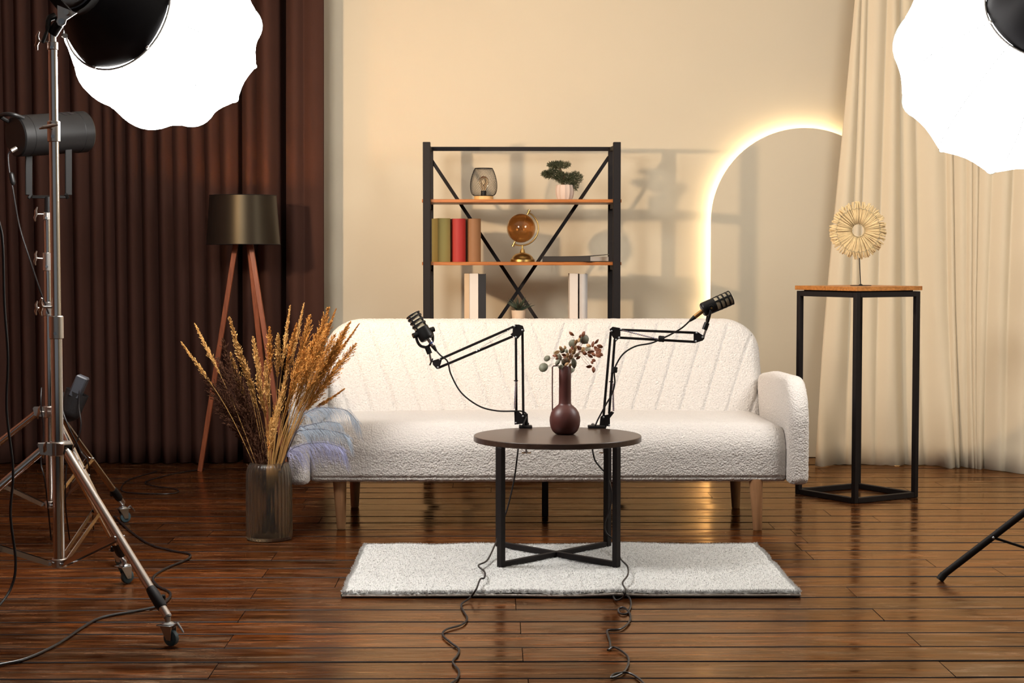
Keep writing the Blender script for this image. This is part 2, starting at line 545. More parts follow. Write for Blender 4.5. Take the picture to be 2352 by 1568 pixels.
# planks: rows of about 18 cm, joints placed where the photo shows them
joints = [(1184, 1378), (1195, 1433), (1200, 1496), (1213, 1560), (583, 1363), (556, 1413), (492, 1536), (527, 1470),
          (2170, 1530), (2010, 1404), (2168, 1160), (1955, 1358), (1860, 1275), (1825, 1247), (1775, 1210), (625, 1283),
          (605, 1322), (700, 1130), (2085, 1455), (2040, 1100), (2080, 1122), (1890, 1083), (1128, 1123)]
jw = [fl(*j) for j in joints]
rows_y = [2.52]
rg = random.Random(3)
while rows_y[-1] < WALL_Y:
    rows_y.append(rows_y[-1] + rg.uniform(.168, .197))
for i in range(len(rows_y) - 1):
    y0, y1 = rows_y[i], min(rows_y[i + 1], WALL_Y)
    if y1 - y0 < .03:
        continue
    cuts = sorted(j.x for j in jw if y0 <= j.y < y1)
    xs = [-3.6 + rg.uniform(-.5, .3)]
    if cuts:
        L = [c for c in cuts]
        while L[0] > -3.0:
            L.insert(0, L[0] - rg.uniform(2.2, 3.2))
        while L[-1] < 3.4:
            L.append(L[-1] + rg.uniform(2.2, 3.2))
        xs = [L[0]] + [b for a, b in zip(L, L[1:]) if b - a > .25]
    else:
        while xs[-1] < 3.6:
            xs.append(xs[-1] + rg.uniform(1.9, 3.4))
    for a, b in zip(xs, xs[1:]):
        g = rg.choice([.002, .003, .004, .0055])
        dz = rg.uniform(-.0012, .0)
        c = Vector(((a + b) / 2, (y0 + y1) / 2, -.015 + dz))
        tilt = rg.gauss(0, .0022)
        hl, hwid, bv = (b - a) / 2 - .0012, (y1 - y0) / 2 - g, .0024
        secs = [-hl] + sorted(rg.uniform(-hl * .9, hl * .9) for _ in range(4)) + [hl]
        pk = MB()
        for x in secs:
            j0, j1 = rg.uniform(-.0018, .0008), rg.uniform(-.0018, .0008)      # worn, slightly wavy edges
            wz = rg.uniform(-.0006, .0006)
            for yy, zz in ((-hwid - j0, -.015), (-hwid - j0, .015 - bv), (-hwid - j0 + bv * 1.4, .015), (hwid + j1 - bv * 1.4, .015), (hwid + j1, .015 - bv), (hwid + j1, -.015)):
                pk.v.append((x, yy, zz + (yy * tilt + wz if zz > 0 else 0)))
        for q_ in range(len(secs) - 1):
            for k_ in range(5):
                pk.f.append((q_ * 6 + k_, q_ * 6 + k_ + 1, q_ * 6 + k_ + 7, q_ * 6 + k_ + 6))
                pk.m.append(0 if k_ == 2 else 1)
        pk.f += [tuple(range(6)), tuple(range(len(pk.v) - 6, len(pk.v)))]
        pk.m += [1, 1]
        o = pk.build('plank', [M['plank'], M['plank_edge']], ang=20)
        fix_normals(o)
        o.parent = floor
        o.location = c

wall = tag(MB().box((0, WALL_Y + .06, 1.6), (9, .12, 3.3)).build('wall_back', M['wall'], smooth=False), kind='structure')
tag(wall, 'plain cream plaster back wall')

wl_ = tag(MB().box((-4.06, 4.6, 1.6), (.12, 10.6, 3.3)).build('wall_left', mat('terracotta_plaster', srgb(150, 96, 72), .9, bump=.1, scale=60), smooth=False), kind='structure')
tag(wl_, 'plain reddish side wall outside the view')

tag(tag(MB().box((4.06, 4.6, 1.6), (.12, 10.6, 3.3)).build('wall_right', M['wall'], smooth=False), kind='structure'), 'plain cream side wall outside the view')
tag(tag(MB().box((0, 4.6, 3.31), (8.24, 10.7, .12)).build('ceiling', mat('white_ceiling', srgb(225, 218, 208), .9), smooth=False), kind='structure'), 'plain white ceiling above the view')

# backlit arch panel standing off the wall
ARD = WALL_Y - .05
arc_c = at(1846, 508, ARD)
arc_r = (1846 - 1633) * PXM(ARD)
arch = thing('arch_panel', 'tall cream arch panel with warm light glowing round its edge', 'wall panel', (arc_c.x, ARD, 0))


def arch_line(r, y, base=0.0):
    pts = [Vector((arc_c.x - r, y, base))]
    for k in range(41):
        a = PI - PI * k / 40
        pts.append(Vector((arc_c.x + r * math.cos(a), y, arc_c.z + r * math.sin(a))))
    pts.append(Vector((arc_c.x + r, y, base)))
    return pts


MB().prism(arch_line(arc_r, ARD, .002), .014, (0, 1, 0)).build('panel', M['arch'], arch, ang=30)
mb = MB().tube(arch_line(arc_r - .010, WALL_Y - .034, .05), .005, 6)
mb.build('light_strip', M['strip'], arch)
MB().prism(arch_line(arc_r - .05, WALL_Y - .022, .002), .042, (0, 1, 0)).build('backing', M['arch'], arch, ang=30)

# ------------------------------------------------------------------ curtains
def curtain(cr_top, cr_bot, d_top, d_bot, z_bot, z_top, depth, seed, nrow=26, per=14, flare=0.0, pockets=()):
    """cr_*: crease px positions at photo rows 150 and 1000; d_*: functions px -> distance"""
    r = random.Random(seed)
    dep = [depth * r.uniform(.55, 1.25) for _ in cr_top]
    for q_, v_ in pockets:
        dep[cr_top.index(q_)] = v_
    rows = []
    for i in range(nrow + 1):
        t = i / nrow
        z = z_bot + (z_top - z_bot) * t
        row = []
        tt = min(1.3, (z - .15) / 2.05)
        for k in range(len(cr_top) - 1):
            a = cr_bot[k] + (cr_top[k] - cr_bot[k]) * tt
            b = cr_bot[k + 1] + (cr_top[k + 1] - cr_bot[k + 1]) * tt
            wpx = abs(b - a)
            for q in range(per + (1 if k == len(cr_top) - 2 else 0)):
                s = q / per
                px = a + (b - a) * s
                d0 = d_bot(px) + (d_top(px) - d_bot(px)) * t
                bul = (math.sin(PI * s) ** 1.25) * dep[k] * (min(1.0, wpx / 60 + .1) if dep[k] > 0 else 1)
                wob = .012 * noise.noise(Vector((px * .012, z * 1.1, seed)))
                fl_ = flare * max(0, 1 - t * 3) ** 2 * (.5 + noise.noise(Vector((px * .02, 0, seed + 5))))
                d = d0 - bul + wob - fl_
                X = at(px, 585, d0).x
                hem = 0
                if i == 0:
                    hem = .008 * noise.noise(Vector((px * .05, 3, seed)))
                row.append(Vector((X, d, z + hem)))
        rows.append(row)
    return rows


def solid(o, th):
    m = o.modifiers.new('thickness', 'SOLIDIFY')
    m.thickness = th
    m.offset = 0
    return o


cl = [-760, -700, -650, -590, -540, -480, -420, -360, -300, -240, -190, -140, -80, -30, 12, 40, 78, 120, 165, 209, 238, 262, 291, 325, 362, 397, 431, 470, 505, 548, 560, 592, 642, 661, 700, 746]
clb = [-760, -700, -650, -590, -540, -480, -420, -360, -300, -240, -190, -140, -80, -30, 20, 46, 80, 130, 172, 206, 238, 268, 292, 330, 365, 402, 436, 476, 512, 540, 556, 590, 640, 656, 698, 742]
rows = curtain(cl, clb, lambda p: 9.6, lambda p: 9.62, .004, 3.15, .085, 4, pockets=((548, -.14), (642, -.16), (700, .03), (661, .05), (560, .07), (592, .09)))
tag(solid(MB().grid(rows).build('curtain', M['brown_cloth'], ang=80), .006),
    'dark brown floor-length curtain hanging in deep folds behind the tripod lamp', 'curtain')
cr = [1946, 1968, 1984, 2028, 2062, 2096, 2165, 2180, 2215, 2230, 2247, 2283, 2330, 2375, 2430, 2490]
crb = [1872, 1945, 1968, 2010, 2075, 2120, 2188, 2205, 2225, 2237, 2242, 2262, 2310, 2368, 2430, 2490]
rows = curtain(cr, crb, lambda p: 9.62 - max(0, p - 2150) * .0011, lambda p: 9.56 - max(0, p - 2130) * .0017, .001, 3.15, .055, 9, flare=.12)
tag(solid(MB().grid(rows).build('curtain', M['cream_cloth'], ang=80), .006),
    'cream floor-length curtain pooling on the planks behind the pedestal table', 'curtain')

# ================================================================== SOFA
def displaced(o, strength=.0028, size=.014):
    tx = bpy.data.textures.new('boucle_loops', 'VORONOI')
    tx.noise_scale = size
    tx.noise_intensity = 1.1
    m = o.modifiers.new('boucle', 'DISPLACE')
    m.texture = tx
    m.texture_coords = 'LOCAL'
    m.strength = -strength
    m.mid_level = .45
    return o


def resample(pts, step, closed=True):
    P = [Vector(p) for p in pts]
    if closed:
        P.append(P[0])
    out = []
    for a, b in zip(P, P[1:]):
        n = max(1, int(round((b - a).length / step)))
        for k in range(n):
            out.append(a.lerp(b, k / n))
    if not closed:
        out.append(P[-1])
    return out


def rounded(poly, r, seg=8):
    """polygon in 2-D with rounded corners; r = list of radii"""
    out = []
    n = len(poly)
    for i in range(n):
        p = Vector(poly[i]); a = Vector(poly[i - 1]); b = Vector(poly[(i + 1) % n])
        ra = r[i]
        if ra <= 0:
            out.append(p)
            continue
        da, db = (a - p).normalized(), (b - p).normalized()
        ang = da.angle(db)
        t = ra / math.tan(ang / 2)
        p0, p1 = p + da * t, p + db * t
        c = p + (da + db).normalized() * (ra / math.sin(ang / 2))
        v0, v1 = p0 - c, p1 - c
        for k in range(seg + 1):
            s = k / seg
            out.append(c + (v0.lerp(v1, s)).normalized() * ra)
    return out


SX0, SX1 = -.772, 1.206            # seat between the arms
sofa = thing('sofa', 'long cream boucle sofa with channelled backrest on tapered wooden legs', 'sofa', ((SX0 + SX1) / 2, 7.6, 0))
ST = .0062
# seat
prof = rounded([(8.0, .205), (7.2, .205), (7.185, .445), (8.0, .432)], [0, .03, .11, 0], 12)
prof = resample([Vector((p[0], p[1], 0)) for p in prof], ST)
nx = int((SX1 - SX0) / ST)
rows = []
for i in range(nx + 1):
    s = i / nx
    x = SX0 + (SX1 - SX0) * s
    e = min(s, 1 - s) * (SX1 - SX0)
    k = max(0.0, 1 - e / .06)
    row = []
    for p in prof:
        y, z = p.x, p.y
        z2 = .205 + (z - .205) * (1 - .10 * k * k) + .012 * math.sin(PI * s) * max(0, (z - .4) / .04)
        y2 = y + (.02 * k * k if y < 7.4 else 0)
        g = abs(z - .226)
        if g < .008 and y < 7.3:
            y2 += .007 * (1 - g / .008)
        row.append(Vector((x, y2, z2)))
    rows.append(row)
o = MB().grid(rows, wrap=True).build('seat', M['boucle'], sofa, ang=180)
displaced(fix_normals(o))
# backrest with slanting channel seams
BX0, BX1 = -.812, 1.243
prof = rounded([(8.12, .25), (7.93, .36), (8.135, .868), (8.31, .82), (8.24, .25)], [0, 0, .085, .085, 0], 12)
prof = resample([Vector((p[0], p[1], 0)) for p in prof], ST)
nx = int((BX1 - BX0) / ST)
rows = []
cx = (BX0 + BX1) / 2
for i in range(nx + 1):
    s = i / nx
    x = BX0 + (BX1 - BX0) * s
    e = min(s, 1 - s) * (BX1 - BX0)
    rc = .19
    drop = rc - math.sqrt(max(0, rc * rc - max(0, rc - e) ** 2))
    k = (0.842 - drop * .9 - .25) / (.842 - .25)
    th = math.sqrt(max(.0, 1 - max(0, 1 - e / .06) ** 2))
    row = []
    for p in prof:
        y, z = p.x, p.y
        z2 = .25 + (z - .25) * k
        ym = 8.03 + (z - .3) * .4
        front = y < ym + .03
        y2 = ym + (y - ym) * (.25 + .75 * th)
        if front and z < .83:
            # channels: slanted lines meeting at the middle
            u = abs(x - (cx + .03)) + (.84 - z) * .34
            u += .03
            q = (u % .109)
            q = min(q, .109 - q)
            y2 += .010 * max(0, 1 - q / .008) - .0015 * (q / .054) * min(1, (z - .3) / .1)
        row.append(Vector((x, y2, z2)))
    rows.append(row)
mb = MB().grid(rows, wrap=True)
n = len(prof)
mb.f.append(tuple(range(n))); mb.m.append(0)
mb.f.append(tuple(range(nx * n, nx * n + n))); mb.m.append(0)
displaced(fix_normals(mb.build('backrest', M['boucle'], sofa, ang=180)))
# arms
aprof = rounded([(8.08, .2), (7.13, .2), (7.125, .645), (7.75, .632), (8.08, .60)], [.02, .03, .19, .1, .1], 14)
aprof = resample([Vector((p[0], p[1], 0)) for p in aprof], ST)
ac = sum(aprof, Vector()) / len(aprof)
for xa, xb in ((SX0 - .086, SX0 - .002), (SX1 + .002, SX1 + .086)):
    xm, hw, rr = (xa + xb) / 2, (xb - xa) / 2, .036
    rings = []
    for sgn in (-1, 1):
        seq = [(sgn, f) for f in np.linspace(.02, 1, 44)]
        part = []
        for _, f in seq:
            part.append((sgn * hw, None, f))
        for a in np.linspace(0, PI / 2, 7)[1:]:
            part.append((sgn * (hw - rr + rr * math.cos(a)), rr * math.sin(a), None))
        rings.append(part)
    allr = rings[0] + [(v, rr, None) for v in np.linspace(-(hw - rr), hw - rr, 4)[1:-1]] + rings[1][::-1]
    rows = []
    inner = []
    for p in aprof:
        dvec = (ac - p)
        inner.append(dvec.normalized())
    for (dx, outset, f) in allr:
        row = []
        for p, dn in zip(aprof, inner):
            base = p + dn * rr
            if f is not None:
                q = ac.lerp(base, f)
            else:
                q = base - dn * outset
            row.append(Vector((xm + dx, q.x, q.y)))
        rows.append(row)
    mb = MB().grid(rows, wrap=True)
    o = mb.build('armrest', M['boucle'], sofa, ang=180)
    displaced(fix_normals(o))
# legs
for (pxt, pxb, yb) in ((780, 784, 1215), (816, 815, 1164), (1736, 1740, 1217), (1688, 1690, 1166)):
    b = fl(pxb, yb)
    t = Vector((at(pxt, 1105, b.y).x, b.y, .215))
    MB().tube([b, b + Vector((0, 0, .004)), t], [.016, .0185, .029], 20).build('leg', M['leg_wood'], sofa)
b = Vector((at(1252, 1150, 7.62).x, 7.62, 0))
MB().box(b + Vector((0, 0, .105)), (.028, .028, .21), bev=.003).build('support_leg', M['black_metal'], sofa)
MB().box(((SX0 + SX1) / 2 - .05, 7.62, .198), (1.75, .5, .018), bev=.004).build('underframe', M['black_metal'], sofa)

# ================================================================== RUG
RX0, RX1, RY0, RY1, RZ = -.52, 1.022, 5.80, 6.77, .023
rug = thing('rug', 'white shaggy rectangular rug under the round table', 'rug', ((RX0 + RX1) / 2, (RY0 + RY1) / 2, 0))


def rug_z(x, y):
    return RZ + .006 * noise.noise(Vector((x * 5, y * 5, 1))) + .006 * max(0, 1 - abs(x - .4) / .15) * max(0, 1 - (y - RY0) / .12)


def rug_edge(x, y):
    """small wobble of the outline"""
    return (Vector((x, y, 0)) + Vector((.006 * noise.noise(Vector((y * 9, x * 3, 2))), .010 * noise.noise(Vector((x * 7, y * 3, 7))), 0)))


nxr, nyr = 190, 120
rows = []
for j in range(nyr + 1):
    row = []
    for i in range(nxr + 1):
        p = rug_edge(RX0 + (RX1 - RX0) * i / nxr, RY0 + (RY1 - RY0) * j / nyr)
        edge = min(i, nxr - i, j, nyr - j)
        z = rug_z(p.x, p.y) - (.010 if edge == 0 else .003 if edge == 1 else 0)
        z += .0045 * noise.noise(Vector((p.x * 90, p.y * 90, 3)))
        row.append(Vector((p.x, p.y, z)))
    rows.append(row)
MB().grid(rows).build('pile_base', M['rugknot'], rug, ang=180)
rnd = random.Random(5)
vs, fs = [], []
for k in range(100000):
    ex = rnd.random()
    x = rnd.uniform(RX0, RX1); y = rnd.uniform(RY0, RY1)
    if k % 9 == 0:
        side = rnd.randrange(4)
        if side == 0: y = RY0 + rnd.random() * .01
        elif side == 1: y = RY1 - rnd.random() * .01
        elif side == 2: x = RX0 + rnd.random() * .01
        else: x = RX1 - rnd.random() * .01
    p = rug_edge(x, y)
    z = rug_z(p.x, p.y) - .006
    h = rnd.uniform(.006, .0105)
    a = rnd.uniform(0, 2 * PI)
    lean = Vector((rnd.gauss(0, .5), rnd.gauss(0, .5), 1)).normalized() * h
    w = Vector((math.cos(a), math.sin(a), 0)) * .0012
    b0 = Vector((p.x, p.y, z))
    o = len(vs)
    vs += [b0 - w, b0 + w, b0 + lean + w * .5, b0 + lean - w * .5]
    fs.append((o, o + 1, o + 2, o + 3))
tag(MB().add(vs, fs).build('pile', M['rugpile'], rug, smooth=False), kind='stuff')


def rug_rim(inset, n=60):
    P = []
    for i in range(n): P.append((RX0 + inset + (RX1 - RX0 - 2 * inset) * i / n, RY0 + inset))
    for i in range(n): P.append((RX1 - inset, RY0 + inset + (RY1 - RY0 - 2 * inset) * i / n))
    for i in range(n): P.append((RX1 - inset - (RX1 - RX0 - 2 * inset) * i / n, RY1 - inset))
    for i in range(n): P.append((RX0 + inset, RY1 - inset - (RY1 - RY0 - 2 * inset) * i / n))
    return [rug_edge(*p) for p in P]


rim = rug_rim(.002)
lift = lambda p: .006 * max(0, 1 - abs(p.x - .4) / .13) if p.y < RY0 + .05 else 0
MB().tube([p + Vector((0, 0, .0075 + lift(p))) for p in rim + [rim[0]]], .0052, 6, False).build('binding', M['rugbind'], rug)
rim2 = rug_rim(.012)
mb = MB()
mb.grid([[p + Vector((0, 0, .001)) for p in rim2], [p + Vector((0, 0, .0075 + lift(p))) for p in rim2]], wrap=True)
n4 = len(rim2)
mb.f.append(tuple(range(n4))); mb.m.append(0)
mb.f.append(tuple(range(n4, 2 * n4))); mb.m.append(0)
mb.build('backing', M['rugback'], rug, smooth=False)

# ================================================================== ROUND TABLE
TC = Vector((at(1280.5, 1000, 6.465).x, 6.465, 0))
TR, TZ = .3127, .479
table = thing('side_table', 'round dark walnut side table with black metal cross-base standing on the white rug', 'table', TC)
MB().lathe([(TR - .003, TZ - .021), (TR, TZ - .019), (TR, TZ - .002), (TR - .002, TZ)], TC, seg=96).build('tabletop', M['dark_table'], table, ang=30)
LG = [Vector((.017, 6.24, 0)), Vector((.433, 6.24, 0)), Vector((.429, 6.69, 0)), Vector((.012, 6.69, 0))]
LZ = .022
for i, p in enumerate(LG):
    rot = Matrix.Rotation(R(40 if i in (0, 2) else -40), 3, 'Z')
    MB().box(p + Vector((0, 0, (LZ + TZ - .021) / 2)), (.02, .026, TZ - .021 - LZ), rot, .0015).build('leg', M['black_metal'], table)
for a, b, dz in ((0, 2, 0), (1, 3, .0005)):
    MB().bar(LG[a] + Vector((0, 0, LZ + .011 + dz)), LG[b] + Vector((0, 0, LZ + .011 + dz)), .018, .02, bev=.0015).build('stretcher', M['black_metal'], table)

# ------------------------------------------------------------------ red-brown vase and sprigs
VP = Vector((at(1297.5, 998, 6.50).x, 6.50, TZ))
u = PXM(6.50)
vase = thing('vase', 'dark oxblood bottle vase with thin square handle on the round table', 'vase', VP)
pr = [(.028, .0), (.036, .002), (.047, .012), (.055, .03), (.0578, .05), (.057, .064), (.052, .082), (.043, .096), (.032, .106), (.0255, .111),
      (.0232, .116), (.023, .14), (.0228, .2), (.023, .252), (.0215, .254), (.02, .25), (.0195, .16), (.001, .155)]
MB().lathe([(r, h) for r, h in pr], VP, seg=48).build('body', M['terracotta'], vase, ang=60)
hp = [at(1284, 840, 6.50), at(1271.5, 840, 6.50), at(1268.8, 843, 6.50), at(1268.6, 900, 6.50), at(1269, 948, 6.50), at(1273, 954, 6.5)]
MB().tube(hp, .0023, 8).build('handle', M['terracotta'], vase)


def leaf_mesh(mb, c, r, nrm, along, asp=1.0, fold=.15):
    nrm = Vector(nrm).normalized()
    al = Vector(along)
    al = (al - nrm * al.dot(nrm)).normalized()
    sd = nrm.cross(al)
    ring = []
    for k in range(12):
        a = 2 * PI * k / 12
        sn = math.sin(a) * (abs(math.sin(a)) ** .7 * 1.1 if asp < .7 else 1)
        q = al * (math.cos(a) * r) + sd * (sn * r * asp) + nrm * (fold * r * abs(math.sin(a)))
        ring.append(Vector(c) + q)
    vs = [Vector(c)] + ring
    top = [(0, 1 + k, 1 + (k + 1) % 12) for k in range(12)]
    mb.add(vs, top)


NECK = at(1297.5, 846, 6.50)
rl = random.Random(11)


def sprig(label, leaves, mats, stemmat, hub, seed):
    r = random.Random(seed)
    t = thing('eucalyptus_sprig', label, 'dried sprig', NECK - Vector((0, 0, .04)))
    st = MB()
    hubp = at(hub[0], hub[1], 6.49)
    st.tube(spline([NECK - Vector((0, 0, .06)), NECK, hubp], 5), .0012, 6)
    for (px, py, rp, asp, mi) in leaves:
        d = 6.50 + r.uniform(-.035, .03)
        c = at(px, py, d)
        mid = hubp.lerp(c, .5) + Vector((r.uniform(-.006, .006), r.uniform(-.01, .01), r.uniform(-.002, .010)))
        al = (c - mid).normalized()
        end = c - al * rp * u * .9
        st.tube(spline([hubp, mid, end], 4), .0005, 5)
        nrm = Vector((r.uniform(-.5, .5), -1, r.uniform(-.4, .6)))
        mb = MB()
        leaf_mesh(mb, c, rp * u * (1.3 if asp < .7 else 1.08), nrm, (al + Vector((r.uniform(-.8, .8), 0, r.uniform(-.8, .8)))), asp, r.uniform(.05, .3))
        solid(mb.build('leaf', mats[mi], t, ang=60), .0005)
    st.build('stem', stemmat, t)
    return t


sprig('grey-green eucalyptus sprig with big round leaves in the oxblood vase',
      [(1248.6, 844, 10.5, .95, 0), (1256.6, 823, 7.5, .9, 0), (1316, 789, 10, .9, 0), (1342, 779, 11, .9, 0), (1288, 842, 6, .85, 1),
       (1310, 852, 9, .5, 1), (1317, 834, 10, .5, 0), (1297, 832, 9, .8, 0), (1281, 832, 7, .5, 0), (1349, 802, 6.5, .6, 1), (1292, 805, 6.5, .8, 0),
       (1303, 826, 7, .6, 0), (1301, 806, 5, .7, 1), (1276, 813, 6, .6, 1), (1325, 815, 6, .6, 1), (1286, 820, 7, .45, 0)],
      [M['leaf_green'], M['leaf_pale']], M['twig'], (1299, 828), 21)
sprig('russet sprig of small pointed leaves arching right from the oxblood vase',
      [(1313, 766, 6, .45, 0), (1340, 767, 6, .5, 0), (1333, 773, 5, .6, 0), (1370, 784, 6, .4, 0), (1362, 790.5, 6, .45, 0), (1378, 795, 6, .55, 0),
       (1372, 803, 6, .55, 0), (1375, 808, 7, .6, 0), (1379, 814, 5.5, .6, 0), (1373, 817, 6.5, .45, 0), (1357, 808, 7, .45, 0), (1355.5, 817, 6, .45, 0),
       (1343, 811, 5, .6, 0), (1363, 814, 5, .6, 0), (1363.7, 827.5, 4.5, .8, 0), (1360, 832.5, 4, .7, 0), (1353, 841, 6, .5, 0), (1363, 849, 6, .55, 0),
       (1352, 794, 5, .6, 1), (1339, 803, 6, .6, 1), (1369, 799, 5, .6, 0), (1346, 786, 4, .6, 0)],
      [M['leaf_brown'], M['leaf_tan']], M['twig'], (1330, 808), 22)
sprig('tan sprig of small curled leaves crowding the mouth of the oxblood vase',
      [(1282, 821, 6, .5, 0), (1275, 817, 5, .5, 0), (1279, 809, 6, .5, 1), (1304, 815, 5, .6, 1), (1310, 806, 6, .7, 1), (1318, 808, 6, .7, 1),
       (1328, 821, 5, .5, 0), (1332, 800, 5, .5, 0), (1326, 797, 6, .4, 0), (1321, 800, 6, .5, 1), (1312, 819, 6, .5, 1), (1306, 829, 5, .6, 1),
       (1318, 828, 4, .6, 0), (1323, 785, 5, .6, 1), (1330, 781, 5, .5, 1), (1298, 798, 4, .5, 1), (1288, 800, 5, .6, 1), (1295, 815, 5, .5, 0),
       (1310, 838, 4, .6, 1), (1302, 836, 5, .5, 1), (1315, 800, 5, .4, 0), (1308, 823, 6, .4, 1), (1299, 821, 5, .5, 0)],
      [M['leaf_brown'], M['leaf_tan']], M['twig'], (1307, 820), 23)

# ================================================================== BOOM ARMS AND MICROPHONES
AD = 6.745


def A(px, py, dd=0.0):
    return at(px, py, AD + dd)


def poly(pts, dd=0.0):
    return [A(x, y, dd) for x, y in pts]


def boom(label, clamp, post, low_plate, low_bars, top_plate, up_bars, head_plate, screws, springs, rod, socket, knob, loops):
    t = thing('boom_arm', label, 'microphone arm', Vector((A(*post[0]).x, AD, TZ)))
    up = Vector((0, 0, 1))
    c0, c1 = A(*clamp[0]), A(*clamp[1])
    # clamp: plate above the table edge, screw jaw below
    mb = MB()
    mid = (c0 + c1) / 2
    mb.box(Vector((mid.x, AD - .01, TZ + .005)), (abs(c1.x - c0.x), .045, .010), bev=.002)
    mb.box(Vector((A(*post[0]).x, AD + .045, TZ - .03)), (.022, .006, .09), bev=.001)
    mb.box(Vector((A(*post[0]).x, AD + .025, TZ + .006)), (.022, .045, .012), bev=.001)
    mb.box(Vector((A(*post[0]).x, AD + .02, TZ - .075)), (.022, .05, .008), bev=.001)
    mb.build('clamp', M['black_metal'], t)
    sx = A(*post[0]).x
    MB().tube([(sx, AD, TZ - .06), (sx, AD, TZ - .1)], .004, 10).build('clamp_screw', M['steel'], t)
    MB().tube([(sx - .018, AD, TZ - .098), (sx + .018, AD, TZ - .098)], .0022, 8).build('clamp_handle', M['brass'], t)
    MB().tube([Vector((A(*post[0]).x, AD, TZ + .01)), A(*post[1])], .0075, 14).build('post', M['black_metal'], t)
    for dd in (-.011, .011):
        MB().prism(poly(low_plate, dd), .002).build('lower_bracket', M['black_metal'], t, smooth=False)
        MB().prism(poly(top_plate, dd), .002).build('elbow_bracket', M['black_metal'], t, smooth=False)
        MB().prism(poly(head_plate, dd), .002).build('head_bracket', M['black_metal'], t, smooth=False)
    for a, b in low_bars + up_bars:
        MB().bar(A(*a), A(*b), .0095, .0095, up=(0, 1, 0), bev=.0012).build('bar', M['black_metal'], t)
    for s in screws:
        MB().ball(A(*s, -.0125), .0042, 10, 6).build('screw', M['steel'], t)
    for (a, b, wpx, two) in springs:
        pa, pb = A(*a, -.008), A(*b, -.008)
        n = 90
        ax = (pb - pa)
        tt = ax.normalized()
        s1 = tt.orthogonal().normalized(); s2 = tt.cross(s1)
        pts = [pa + ax * (k / n) + (s1 * math.cos(k * 1.35) + s2 * math.sin(k * 1.35)) * wpx * PXM(AD) for k in range(n + 1)]
        MB().tube(pts, .0009, 5).build('spring', M['spring_o'] if two else M['steel'], t)
        if two:
            pts = [pa + ax * (k / n) + (s1 * math.cos(k * 1.35 + 2.2) + s2 * math.sin(k * 1.35 + 2.2)) * wpx * 1.05 * PXM(AD) for k in range(n + 1)]
            MB().tube(pts, .0011, 5).build('spring_cord', M['spring_b'], t)
    for (a, b, r) in loops:
        MB().tube([A(*a), A(*b)], r, 10).build('spring_pin', M['black_metal'], t)
    MB().tube([A(*rod[0]), A(*rod[1])], .0042, 12).build('spigot', M['chrome'], t)
    MB().tube([A(*socket[0]), A(*socket[1])], .0105, 16).build('thread_adapter', M['black_plastic'], t)
    kd = (A(*knob[1]) - A(*knob[0]))
    mb = MB().bar(A(*knob[0]), A(*knob[1]), .006, .009, up=(0, 1, 0), bev=.002)
    mb.build('wing_knob', M['black_plastic'], t)
    return t


boom('black boom arm on the left of the table, its forearm sloping down to the left',
     ((1192, 980), (1222, 980)), ((1209, 978), (1208, 950)),
     [(1181, 942), (1189, 943), (1205, 956), (1206, 972), (1182, 975)],
     [((1186, 946), (1185, 772)), ((1202, 958), (1200, 762))],
     [(1178, 750), (1183, 745), (1192, 745), (1201, 748), (1205, 760), (1189, 778), (1177, 771), (1172, 768), (1177, 764)],
     [((1180, 750), (1010, 825)), ((1178, 772), (1008, 844))],
     [(993, 828), (1010, 823), (1015, 825), (1013, 834), (1008, 847), (1003, 847), (994, 837)],
     [(1185, 971), (1201, 956), (1199.5, 758), (1185, 774), (1182, 749), (1010, 825), (1006, 843.5)],
     [((1176, 753), (1094, 806), 1.1, False), ((1182, 938), (1185, 876), 1.8, True)],
     ((991, 832), (986, 808)), ((987, 812), (980, 794)), ((987, 839), (994, 823)),
     [((1180, 874), (1190, 874), .002), ((1090, 808), (1100, 803), .002)])
boom('black boom arm on the right of the table, its forearm held level to the right',
     ((1350, 983), (1389, 983)), ((1387, 980), (1390, 962)),
     [(1379, 958), (1382, 954), (1396, 952), (1404, 944), (1411, 947), (1401, 960), (1401, 979), (1377, 976)],
     [((1403, 762), (1386, 958)), ((1412, 778), (1399, 950))],
     [(1400, 756), (1407, 750), (1425, 753), (1425, 774), (1415, 784), (1406, 772)],
     [((1420, 757), (1598, 764)), ((1420, 775), (1598, 785))],
     [(1593, 762), (1601, 761), (1616, 771), (1618, 777), (1614, 782), (1598, 787), (1593, 784)],
     [(1386, 958), (1399.5, 976), (1404.5, 760), (1415, 780), (1426, 756), (1422, 775), (1600, 764), (1598, 783.5), (1613.5, 774.5)],
     [((1428, 758), (1512, 779), 1.3, True), ((1409, 944), (1408, 880), 1.9, True)],
     ((1615, 777), (1621, 757)), ((1618, 757), (1624, 741)), ((1612, 781), (1616, 770)),
     [((1399, 876), (1409, 877), .002), ((1508, 777), (1516, 781), .002)])


